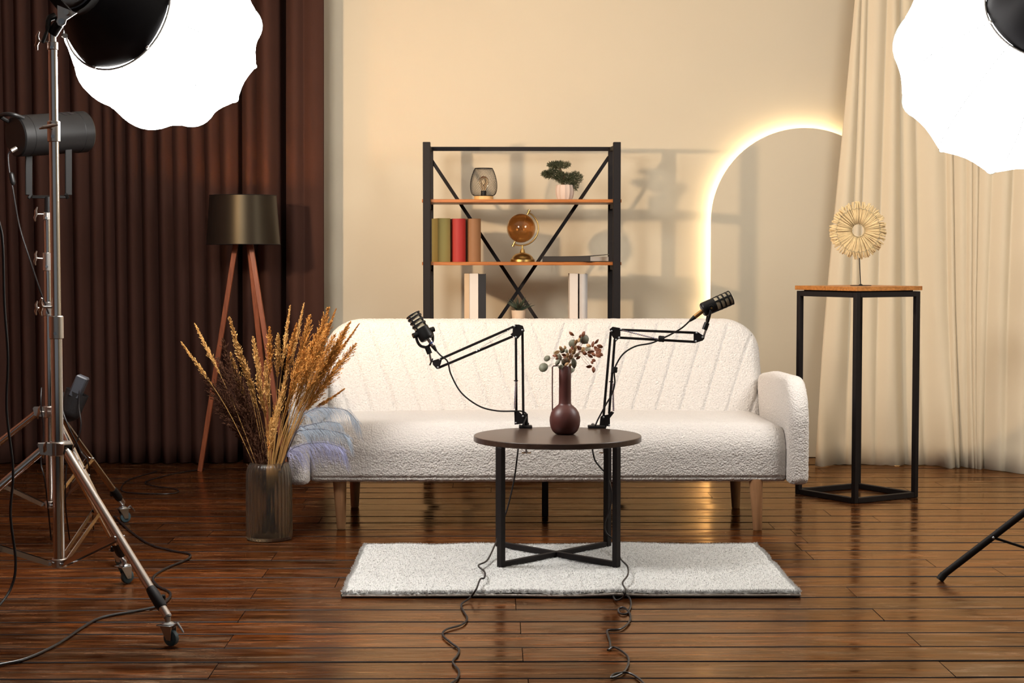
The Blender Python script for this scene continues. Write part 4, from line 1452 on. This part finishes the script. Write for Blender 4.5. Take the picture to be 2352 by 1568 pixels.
def feather(label, pts, dd, mt, seed, blen):
    r = random.Random(seed)
    P = [MOUTH + Vector((.04, -.02, -.05))] + [at(x, y, 6.93 + dd) for x, y in pts]
    S = spline(P, 12)
    t = thing('ostrich_feather', label, 'feather', P[0])
    n = len(S)
    MB().tube(S, [.0018 - .001 * i / (n - 1) for i in range(n)], 6).build('quill', M['feather_quill'], t)
    mb = MB()
    for i in range(13, n - 1):
        for k in range(8):
            f = r.random()
            p = S[i].lerp(S[i + 1], f)
            tn = (S[i + 1] - S[i]).normalized()
            s = (i + f) / n
            L = blen * 2.1 * vq * r.uniform(.45, 1.1) * (1 - .25 * s)
            up = k % 5 == 0
            d0 = (tn * .8 + Vector((0, r.uniform(-.7, .7), .45 if up else -.75))).normalized()
            d1 = (d0 + Vector((r.uniform(-.1, .25), r.uniform(-.3, .3), -1.6))).normalized()
            if up: L *= .45
            q1 = p + d0 * L * .4
            q2 = q1 + d1 * L * .6
            sd = Vector((.00028, .0001, .0001))
            mb.add([p - sd, p + sd, q1 + sd, q1 - sd, q2 + sd * .4, q2 - sd * .4], [(0, 1, 2, 3), (3, 2, 4, 5)])
    tag(mb.build('barbs', mt, t, smooth=False), kind='stuff')


feather('topmost grey-blue feather arching right from the floor vase', [(690, 966), (706, 947), (728, 937), (751, 936), (795, 942), (822, 969)], .02, M['feather_blue'], 1, 34)
feather('thin grey feather second from the top beside the sofa', [(681, 991), (699, 979), (728, 972), (754, 968), (780, 972)], .01, M['feather_blue'], 2, 26)
feather('pale blue-grey feather third from the top beside the sofa', [(677, 1000), (699, 988), (728, 985), (751, 987), (787, 995), (802, 1005)], 0, M['feather_blue'], 3, 30)
feather('lowest violet-grey feather bending over the sofa corner', [(657, 1050), (669, 1032), (699, 1020), (728, 1017), (748, 1017), (775, 1024), (790, 1034)], -.02, M['feather_violet'], 4, 36)

# ================================================================== TRIPOD FLOOR LAMP
LD = 9.1
lx = at(558.5, 500, LD).x
zt_, zb_ = at(558, 449, LD).z, at(558, 561, LD).z
fl_lamp = thing('floor_lamp', 'wooden tripod floor lamp with black drum shade before the brown curtain', 'lamp', (lx, LD, 0))
rt, rb_ = 76 * PXM(LD), 84 * PXM(LD)
MB().lathe([(rb_, zb_), (rt, zt_)], (lx, LD, 0), seg=72)
mb = MB()
sh = []
for i in range(2):
    pass
prof = [(rb_, zb_), (rt, zt_), (rt - .0015, zt_), (rb_ - .0015, zb_)]
mb.lathe(prof, (lx, LD, 0), seg=80, close=True)
shade = fix_normals(mb.build('shade', M['shade'], fl_lamp, ang=30))
for z, r_ in ((zt_, rt), (zb_, rb_)):
    MB().tube([Vector((lx + r_ * math.cos(a), LD + r_ * math.sin(a), z)) for a in np.linspace(0, 2 * PI, 61)], .002, 6, False).build('shade_ring', M['black_metal'], shade)
hubz = zb_ + .05
MB().lathe([(.035, 0), (.04, .004), (.04, .03), (.03, .034), (.016, .036), (.016, .12), (.02, .122), (.02, .16), (.018, .162)], (lx, LD, hubz), seg=28).build('hub', M['black_metal'], fl_lamp)
for z in (zt_ - .02,):
    for k in range(3):
        a = k * 2 * PI / 3 + .4
        MB().tube([(lx, LD, z), (lx + (rt - .001) * math.cos(a), LD + (rt - .001) * math.sin(a), z)], .0015, 6).build('shade_spoke', M['black_metal'], shade)
MB().ball((lx, LD, zt_ - .037), .024, 20, 12).build('bulb', emis('bulb_lit', (1, .40, .09, 1), LAMP_BULB), fl_lamp)
MB().lathe([(.02, 0), (.172, .002), (.172, .005), (.02, .006)], (lx, LD, zt_ - .075), seg=48, close=True).build('light_block_plate', M['black_metal'], fl_lamp)  # opaque plate added under the bulb so its light only leaves upward
for (fx, fy), tx_, off in (((459, 1082), 541, (-.03, .01)), ((659, 1091), 572, (.03, -.015)), ((625, 1078), 566, (.02, .03))):
    foot = fl(fx, fy)
    top = Vector((lx + off[0], LD + off[1], hubz + .02))
    MB().bar(foot, top, .026, .02, up=(0, 1, 0), bev=.002).build('leg', M['lamp_wood'], fl_lamp)

# ================================================================== STUDIO STANDS
def wing(mb, c, v, r=.004, span=.03):
    """wing screw: shank along v with two ears"""
    c = Vector(c); v = Vector(v).normalized()
    mb.tube([c, c + v * .03], r, 10)
    e = v.cross(Vector((0, 1, .35))).normalized()
    tip = c + v * .03
    mb.tube([tip - e * span, tip - e * span * .5 + v * .004, tip, tip + e * span * .5 + v * .004, tip + e * span], [.0025, .0052, .0065, .0052, .0025], 8)


def caster(parent, p, heading):
    """p on the floor, heading (unit xy) rolling direction; parts are children of the stand"""
    h = Vector((heading[0], heading[1], 0)).normalized()
    s = Vector((-h.y, h.x, 0))
    wr = .024
    wc = Vector((p.x, p.y, wr)) + h * .012
    w = MB().lathe([(.006, -.0085), (wr - .005, -.0095), (wr - .001, -.007), (wr, 0), (wr - .001, .007), (wr - .005, .0095), (.006, .0085)], wc, s, 32)
    w.build('caster_wheel', M['wheel'], parent)
    top = Vector((p.x, p.y, .062))
    mb = MB()
    for sg in (-1, 1):
        mb.prism([wc + s * sg * .0125 - h * .008 - Vector((0, 0, .006)), wc + s * sg * .0125 + h * .008 - Vector((0, 0, .006)), top + s * sg * .0125 + h * .022, top + s * sg * .0125 - h * .022], .002, s)
    mb.box(top, (.05, .05, .003), Matrix.Rotation(math.atan2(h.y, h.x), 3, 'Z'), .001)
    mb.lathe([(.018, 0), (.02, .003), (.016, .007), (.009, .010), (.009, .024)], top, seg=20)
    mb.tube([wc - s * .014, wc + s * .014], .004, 10)
    mb.build('caster_fork', M['steel'], parent)
    mb = MB()
    mb.tube([top + h * .02 + Vector((0, 0, -.004)), top + h * .036 + Vector((0, 0, .006)), top + h * .05 - Vector((0, 0, .008)), top + h * .058 - Vector((0, 0, .018))], [.005, .005, .003, .002], 8)
    mb.build('brake_lever', M['steel'], parent)
    return top + Vector((0, 0, .024))


def studio_stand(label, x, y, feet, hub_z, base_z, tubes, collars, top_z, brace_f, wings, chrome=M['chrome'], lean=(0, 0)):
    t = thing('light_stand', label, 'light stand', (x, y, 0))
    P = lambda z: Vector((x + lean[0] * (z - hub_z), y + lean[1] * (z - hub_z), z))
    for z0, z1, r in tubes:
        MB().tube([P(z0), P(z1)], r, 28).build('tube', chrome, t)
    for z0, z1, r in collars:
        MB().lathe([(r - .003, 0), (r, .002), (r, z1 - z0 - .002), (r - .003, z1 - z0)], P(z0), (lean[0], lean[1], 1), 28).build('collar', M['satin'], t)
        MB().tube([P(z0 + (z1 - z0) * .25), P(z0 + (z1 - z0) * .25) + Vector((0.1, -1, 0)).normalized() * (r + .004)], .0055, 12).build('collar_screw', M['steel'], t)
    for z, v in wings:
        mb = MB()
        vv = Vector(v).normalized()
        wing(mb, P(z) + vv * .014, vv)
        mb.build('wing_screw', M['satin'], t)
    # hub and base brackets
    MB().lathe([(.024, -.022), (.026, -.02), (.026, .02), (.024, .022)], P(hub_z), seg=20).build('hub', M['satin'], t)
    MB().lathe([(.022, -.014), (.024, -.012), (.024, .012), (.022, .014)], P(base_z), seg=20).build('base_hub', M['satin'], t)
    for (fx, fy) in feet:
        d = Vector((fx - x, fy - y, 0)); L = d.length; d.normalize()
        h0 = P(hub_z) + d * .045
        sv = Vector((-d.y, d.x, 0))
        mb = MB()
        for sg in (-1, 1):
            mb.prism([P(hub_z) + d * .02 + sv * sg * .017 + Vector((0, 0, .02)), P(hub_z) + d * .062 + sv * sg * .017 + Vector((0, 0, .016)), P(hub_z) + d * .056 + sv * sg * .017 - Vector((0, 0, .014)), P(hub_z) + d * .02 + sv * sg * .017 - Vector((0, 0, .02))], .003, sv)
        mb.box(P(hub_z) + d * .04 + Vector((0, 0, .018)), (.040, .034, .003), Matrix.Rotation(math.atan2(d.y, d.x), 3, 'Z'))
        mb.build('leg_bracket', M['satin'], t)
        lt = (Vector((fx, fy, .086)) - h0)
        leg = MB().tube([h0, h0 + lt * .86], .0135, 24).build('leg', chrome, t)
        caster(leg, Vector((fx, fy, 0)), (d.x * .95 + .3, d.y * .6 - .1))
        MB().tube([h0 + lt * .84, h0 + lt * .87, h0 + lt * .93, h0 + lt * .95], [.0145, .017, .017, .015], 20).build('leg_sleeve', M['black_rubber'], leg)
        MB().tube([h0 + lt * .93, h0 + lt * 1.0], .0125, 20).build('leg_tip', M['satin'], leg)
        kp = h0 + lt * .9
        MB().box(kp + sv * .022, (.014, .014, .02), bev=.003).build('leg_knob', M['black_plastic'], leg)
        # flat braces
        b0 = P(base_z) + d * .03
        b1 = h0 + lt * brace_f
        for sg in (-1, 1):
            MB().bar(b0 + sv * sg * .011, b1 + sv * sg * .014, .0025, .016, up=(0, 0, 1)).build('brace', chrome, t, smooth=False)
        for q_ in (b0, b1):
            MB().tube([q_ - sv * .018, q_ + sv * .018], .0045, 10).build('brace_rivet', M['steel'], t)
    return t


S1 = (at(130, 800, 5.5).x, 5.5)
z1 = lambda py: at(130, py, 5.5).z
foot1 = fl(386, 1482); foot2 = fl(286, 1340)
ang3 = Vector((S1[0] - .55, S1[1] - .2, 0))
stand1 = studio_stand('chrome rolling light stand in the left foreground carrying the white lantern', S1[0], S1[1],
                      [(foot1.x, foot1.y), (foot2.x, foot2.y), (ang3.x, ang3.y)], z1(1030), z1(1292),
                      [(z1(1300), z1(740), .0178), (z1(770), z1(290), .0152), (z1(320), z1(100), .0138)],
                      [(z1(778), z1(725), .0225), (z1(326), z1(278), .0198), (z1(115), z1(96), .0172)], z1(96), .54,
                      [(z1(706), (-1, -.25, .05)), (z1(298), (-.1, -1, .15)), (z1(98), (-1, -.3, .1)), (z1(1030), (-.75, -.65, 0))])
S2 = (at(112, 800, 6.9).x, 6.9)
z2 = lambda py: at(112, py, 6.9).z
f21 = fl(282, 1200); f22 = fl(272, 1300)
stand2 = studio_stand('second chrome rolling light stand behind the first carrying the bare lamp', S2[0], S2[1],
                      [(f21.x, f21.y), (f22.x, f22.y), (S2[0] - .6, S2[1] - .05)], z2(945), z2(1158),
                      [(z2(1165), z2(690), .0175), (z2(710), z2(590), .0150), (z2(600), z2(500), .0125)],
                      [(z2(725), z2(693), .0215), (z2(622), z2(580), .019), (z2(505), z2(487), .016)], z2(490), .5,
                      [(z2(708), (-1, -.4, .05)), (z2(595), (-1, -.3, .1)), (z2(492), (-.8, -.6, 0)), (z2(945), (-.75, -.65, 0))])

# ------------------------------------------------------------------ lantern softboxes
def lantern(label, head_label, c, axis, r, rim_r, rim_d, mt, seam_side, seed, ribs=12):
    ax = Vector(axis).normalized()
    uu = ax.orthogonal().normalized(); ww = ax.cross(uu)
    t = thing('lantern_softbox', label, 'softbox', c)
    rows = []
    NA = ribs * 6
    a0 = math.acos(-rim_d / math.hypot(rim_d, rim_r)) if rim_d else PI / 2
    th0 = math.atan2(rim_r, -rim_d)        # angle from +axis of the rim
    rr = random.Random(seed)
    for i in range(25):
        th = th0 * (1 - i / 24)
        row = []
        k0 = i / 24
        rad0 = r + (math.hypot(rim_d, rim_r) - r) * max(0, 1 - k0 * 4)
        for k in range(NA):
            a = 2 * PI * k / NA
            sc = abs(math.cos(a * ribs / 2))        # 1 at ribs, 0 between
            f = 1 + .055 * ((1 - abs(math.sin(a * ribs / 2))) - .35) * math.sin(PI * min(1, (1 - k0) * 1.02)) ** .7
            f += .012 * noise.noise(Vector((math.cos(a) * 1.6, math.sin(a) * 1.6, th * 1.5 + seed)))
            d = uu * math.cos(a) + ww * math.sin(a)
            row.append(Vector(c) + ax * (math.cos(th) * rad0 * f) + d * (math.sin(th) * rad0 * f))
        rows.append(row)
    mb = MB().grid(rows, wrap=True)
    diff = fix_normals(mb.build('diffuser', mt, t, ang=180))
    for k in range(ribs):
        pts = [rows[i][k * 6] for i in range(0, 25)]
        pts = [p + (p - Vector(c)).normalized() * .003 for p in pts]
        MB().tube(pts[:-1], .0014, 4, False).build('seam', M['seam'], diff)
    # skirt
    rc = Vector(c) - ax * rim_d
    hd = rim_r * .95
    prof = [(rim_r, 0), (rim_r * .93, -hd * .18), (rim_r * .74, -hd * .52), (rim_r * .5, -hd * .86), (rim_r * .42, -hd * .98), (rim_r * .40, -hd), (rim_r * .47, -hd * .85), (rim_r * .71, -hd * .5), (rim_r * .9, -hd * .17), (rim_r * .97, 0)]
    mb = MB().lathe(prof, rc, ax, ribs * 4, mod=lambda a, i: 1 - .03 * abs(math.sin(a * ribs / 4)))
    skirt = fix_normals(mb.build('skirt', M['skirt'], t, ang=40))
    NZ = 64
    MB().tube([rc + (uu * math.cos(a) + ww * math.sin(a)) * (rim_r + .002) for a in np.linspace(0, 2 * PI, NZ + 1)], .004, 6, False).build('zip', M['zip'], skirt)
    for k in range(ribs // 2):
        a = 2 * PI * (k + .5) / (ribs // 2)
        d = uu * math.cos(a) + ww * math.sin(a)
        rotm = Matrix((d, d.cross(ax), ax)).transposed()
        MB().box(rc + d * (rim_r + .001), (.008, .012, .02), rotm, .002).build('rib_tag', M['tape'], skirt)
    # speed ring
    MB().lathe([(rim_r * .40, 0), (rim_r * .46, .0), (rim_r * .46, .03), (rim_r * .40, .03)], rc - ax * (hd + .012), ax, 40, close=True).build('mount_ring', M['black_plastic'], t)
    # lamp head
    back = rc - ax * (hd + .03)
    h = thing('studio_light', head_label, 'studio light', back)
    R0 = rim_r * .40
    hous = MB().lathe([(R0 * .9, .02), (R0, .01), (R0, -.06), (R0 * .94, -.065), (R0 * .94, -.26), (R0 * .88, -.285), (R0 * .3, -.29)], back, ax, 40).build('housing', M['black_plastic'], h)
    for k in range(20):
        a = 2 * PI * k / 20
        d = uu * math.cos(a) + ww * math.sin(a)
        MB().bar(back - ax * .08 + d * R0 * .945, back - ax * .2 + d * R0 * .945, .004, .003, up=d).build('cooling_fin', M['black_metal'], hous, smooth=False)
    return t, h, rc, back, ax, R0


# left lantern
cL = at(378, 77, 6.10)
nL = (.433, .873, -.222)
lt_, hd_, rcL, bkL, axL, R0L = lantern('glowing white lantern softbox at top left with black skirt facing the camera', 'black finned studio light behind the left lantern, at the top left corner',
                                       cL, nL, .323, .2155, .265, M['diff_l'], 1, 1)
# tilt bracket between light and stand
topS1 = Vector((S1[0], S1[1], z1(96)))
br = thing('tilt_bracket', 'silver tilt bracket with black lever on top of the left foreground stand', 'bracket', topS1)
bj = at(142, 30, 5.47)
MB().tube([topS1, topS1 + Vector((0, 0, .03))], .012, 16).build('spigot', M['satin'], br)
MB().tube([topS1 + Vector((0, 0, .025)), at(138, 50, 5.49)], .0165, 18).build('receiver', M['black_plastic'], br)
MB().prism([at(x, y, 5.465) for x, y in ((132, 12), (177, 30), (153, 46), (150, 56), (143, 61), (134, 58), (130, 50), (133, 40))], .006).build('side_plate', M['satin'], br)
MB().prism([at(x, y, 5.53) for x, y in ((132, 12), (177, 30), (153, 46), (150, 56), (143, 61), (134, 58), (130, 50), (133, 40))], .006).build('side_plate', M['satin'], br)
MB().tube([at(141, 49, 5.455), at(141, 49, 5.535)], .0095, 18).build('pivot_bolt', M['steel'], br)
MB().tube([at(152, 28, 5.44), at(152, 28, 5.47)], .008, 16).build('lock_knob', M['satin'], br)
MB().tube(spline([at(127, 36, 5.5), at(112, 45, 5.49), at(108, 70, 5.48), at(98, 98, 5.47)], 5), [.011] * 5 + [.009] * 5 + [.006] * 6, 10).build('tilt_lever', M['black_plastic'], br)
MB().tube([at(146, 82, 5.47), at(150, 82, 5.45)], .0075, 14).build('side_screw', M['satin'], br)
MB().bar(at(155, 30, 5.5), bkL - axL * .1 - Vector((0, 0, R0L * .9)), .03, .02, up=(0, 1, 0), bev=.002).build('light_mount', M['black_metal'], br)

# right lantern on a black stand
cR = at(2338, 122, 6.6)
rt2, hd2, rcR, bkR, axR, R0R = lantern('huge glowing white lantern softbox cut off by the right edge', 'black studio light behind the right lantern, beyond the right edge',
                                       cR, (-.023, .9, -.425), .4455, .209, .305, M['diff_r'], -1, 2)
px_r = Vector((2.06, 6.03, 0))
st3 = thing('light_stand', 'black tripod light stand at the right edge with one leg in view', 'light stand', px_r)
tip = fl(2158, 1334)
hubR = Vector((px_r.x, px_r.y, .42))
d1 = (Vector((tip.x, tip.y, 0)) - Vector((px_r.x, px_r.y, 0)))
for k in range(3):
    a = 2 * PI * k / 3
    dd = Matrix.Rotation(a, 3, 'Z') @ d1
    ft = Vector((px_r.x + dd.x, px_r.y + dd.y, .012))
    MB().tube([hubR, ft.lerp(hubR, .04), ft], [.0125, .0125, .011], 18).build('leg', M['black_metal'], st3)
    MB().tube([ft.lerp(hubR, .03), ft - Vector((0, 0, .008))], .014, 16).build('rubber_foot', M['black_rubber'], st3)
    pj = ft.lerp(hubR, .36)
    bt_ = Vector((px_r.x, px_r.y, .06))
    MB().bar(pj, bt_, .018, .008, up=(0, 0, 1), bev=.001).build('brace', M['black_metal'], st3)
    MB().ball(pj + Vector((0, -.014, 0)), .005, 10, 6).build('rivet', M['steel'], st3)
MB().tube([Vector((px_r.x, px_r.y, .05)), Vector((px_r.x, px_r.y, 1.2))], .0165, 20).build('tube', M['black_metal'], st3)
MB().tube([Vector((px_r.x, px_r.y, 1.15)), Vector((px_r.x, px_r.y, bkR.z - .1))], .0135, 20).build('tube', M['black_metal'], st3)
MB().tube([Vector((px_r.x, px_r.y, bkR.z - .11)), bkR - axR * .12], .012, 12).build('mount', M['black_metal'], st3)
for z in (.06, .42, 1.17):
    MB().lathe([(.021, -.025), (.023, -.022), (.023, .022), (.021, .025)], (px_r.x, px_r.y, z), seg=20).build('collar', M['black_plastic'], st3)

# ------------------------------------------------------------------ bare LED lamp on the second stand
hq = PXM(6.9)
hc = Vector((at(112, 310, 6.92).x, 6.92, at(112, 308, 6.92).z))
hax = Vector((math.sin(R(44)), math.cos(R(44)), .11)).normalized()
led = thing('studio_light', 'bare black cylindrical studio lamp with handle on the second chrome stand', 'studio light', hc)
HR = 46 * hq
hb, hf = hc - hax * .150, hc + hax * .165
mb = MB().lathe([(HR * .93, -.15), (HR, -.145), (HR, -.105), (HR * 1.02, -.103), (HR * 1.02, .12), (HR * 1.04, .122), (HR * 1.04, .16), (HR * .98, .166), (HR * .85, .166), (HR * .8, .15), (HR * .8, .12), (.001, .12)], hc, hax, 48)
lhous = fix_normals(mb.build('housing', M['black_plastic'], led))
su = hax.cross(Vector((0, 0, 1))).normalized(); sv_ = su.cross(hax)
MB().tube(spline([hb + sv_ * HR * .75 - su * HR * .45, hb - hax * .03 + sv_ * HR * 1.02 - su * HR * .5, hb - hax * .035 + sv_ * HR * 1.1, hb - hax * .02 + sv_ * HR * 1.05 + su * HR * .5, hb + hax * .02 + sv_ * HR * .85 + su * HR * .55], 6), .008, 8).build('handle', M['black_plastic'], led)
for k in range(14):
    for j in range(3):
        a = R(60 + k * 4)
        d_ = su * math.cos(a) + sv_ * math.sin(a)
        MB().box(hc + hax * (.03 + j * .03) + d_ * HR * 1.02, (.003, .016, .003), Matrix((d_, hax, d_.cross(hax))).transposed()).build('vent_slot', M['black_metal'], lhous, smooth=False)
yk = [(66, 345), (66, 448), (72, 452), (150, 452), (157, 448), (157, 340)]
for a, b in zip(yk, yk[1:]):
    MB().bar(at(a[0], a[1], 6.88 + (a[0] - 66) * .0006), at(b[0], b[1], 6.88 + (b[0] - 66) * .0006), .008, .030, up=hax, bev=.002).build('yoke', M['black_plastic'], led)
MB().tube([at(111, 452, 6.9), at(111, 487, 6.9)], .0155, 16).build('yoke_socket', M['black_plastic'], led)
MB().tube([at(38, 340, 6.80), at(26, 347, 6.79)], .009, 12).build('power_socket', M['satin'], led)
lens = MB().lathe([(.036, 0), (.036, .002), (.001, .002)], hc + hax * .125, hax, 32)
lens.build('led_chip', emis('led_chip_lit', (1, .74, .5, 1), 12.0), led)
ld = bpy.data.lights.new('studio_lamp_beam', 'SPOT')
ld.energy = LED_KEY
ld.color = (1.0, .72, .465)
ld.spot_size = R(105)
ld.spot_blend = 1.0
ld.shadow_soft_size = .045
lo = bpy.data.objects.new('studio_lamp_beam', ld)
COL.objects.link(lo)
lo.parent = led
lo.location = hax * .19
lo.rotation_euler = hax.to_track_quat('-Z', 'Y').to_euler()

# power brick hanging in a nylon sleeve
pb = at(172, 915, 6.78)
bag = thing('power_adapter', 'black power adapter in a nylon sleeve hanging on the second stand', 'power adapter', pb)
rotb = Matrix.Rotation(R(-20), 3, 'Y')
rotb = Matrix.Rotation(R(24), 3, 'Y')
MB().box(at(181, 888, 6.75), (.045, .05, .09), rotb, .005).build('adapter', mat('grey_black_case', srgb(62, 64, 70), .45), bag)
mb = MB()
rows = []
for i in range(9):
    s = i / 8
    c = at(178 - 24 * s, 900 + 68 * s, 6.76)
    w = (27 - 6 * s - (18 * max(0, s - .8) / .2)) * hq
    rows.append([c + rotb @ Vector((math.cos(a) * w, math.sin(a) * w * .8, 0)) for a in np.linspace(0, 2 * PI, 17)[:-1]])
fix_normals(mb.grid(rows, wrap=True).build('sleeve', M['bag'], bag))
MB().bar(at(150, 930, 6.82), at(168, 905, 6.78), .02, .003, up=(0, 1, 0)).build('strap', M['bag'], bag)

# ------------------------------------------------------------------ studio cables
def cable(label, pts, r=.0036):
    return tag(MB().tube(spline(pts, 8), r, 8).build('power_cable', M['cable']), label, 'cable')


cable('thin black cable from the bare lamp down to the second stand', [at(26, 347, 6.79), at(19, 356, 6.79), at(22, 395, 6.79), at(29, 430, 6.79), at(45, 520, 6.8), at(70, 600, 6.8), at(95, 675, 6.82), at(112, 720, 6.85)], .0034)
tag(MB().lathe([(.005, 0), (.009, .006), (.0105, .012), (.0105, .04), (.009, .046), (.005, .05)], at(31, 425, 6.79), (at(26, 400, 6.79) - at(31, 425, 6.79)), 14).build('cable_coupler', M['black_plastic']),
    'black inline coupler on the thin cable under the bare lamp', 'cable coupler')
cable('black cable hanging down the left edge in front of everything', [at(-40, 380, 5.2), at(-4, 505, 5.2), at(6, 560, 5.2), at(10, 700, 5.2), at(18, 820, 5.2), at(15, 940, 5.2), at(30, 1080, 5.2), at(24, 1180, 5.2), at(36, 1290, 5.2), at(25, 1350, 5.18), at(-10, 1400, 5.1), at(-60, 1450, 5.05)], .0042)
cable('black cable drooping from the power adapter past the second stand', [at(183, 885, 6.73), at(181, 930, 6.72), at(186, 975, 6.7), at(178, 1010, 6.7), at(155, 1060, 6.72), at(150, 1150, 6.75), fl(160, 1240, .005)], .003)
cable('black cable looping down behind the first stand tube', [at(146, 900, 6.7), at(144, 940, 6.68), at(160, 985, 6.66), at(185, 1035, 6.68), at(205, 1075, 6.7), fl(215, 1215, .005)], .003)
cable('thin black cable hugging the second stand on its left', [at(95, 890, 6.82), at(94, 930, 6.8), at(100, 990, 6.82), at(94, 1060, 6.82), at(104, 1110, 6.82), fl(118, 1240, .005)], .003)
cable('black power cable snaking over the planks under the first stand', [fl(262, 1185, .005), fl(300, 1220, .005), fl(345, 1250, .005), fl(400, 1265, .005), fl(435, 1272, .005), fl(430, 1284, .005), fl(385, 1303, .005), fl(352, 1325, .005), fl(362, 1345, .005), fl(390, 1360, .005), fl(386, 1376, .005), fl(360, 1392, .005), fl(300, 1405, .005), fl(232, 1418, .005), fl(190, 1440, .005), fl(130, 1480, .005), fl(60, 1512, .005), fl(0, 1526, .005), fl(-80, 1540, .005)], .0042)
cable('thin black cable lying in loose bends near the brown curtain', [fl(470, 1076, .004), fl(420, 1084, .004), fl(380, 1092, .004), fl(335, 1106, .004), fl(350, 1115, .004), fl(400, 1122, .004), fl(408, 1130, .004), fl(375, 1134, .004), fl(290, 1130, .004), fl(280, 1116, .004), fl(300, 1100, .004), fl(360, 1082, .004)], .003)

bpy.context.view_layer.update()
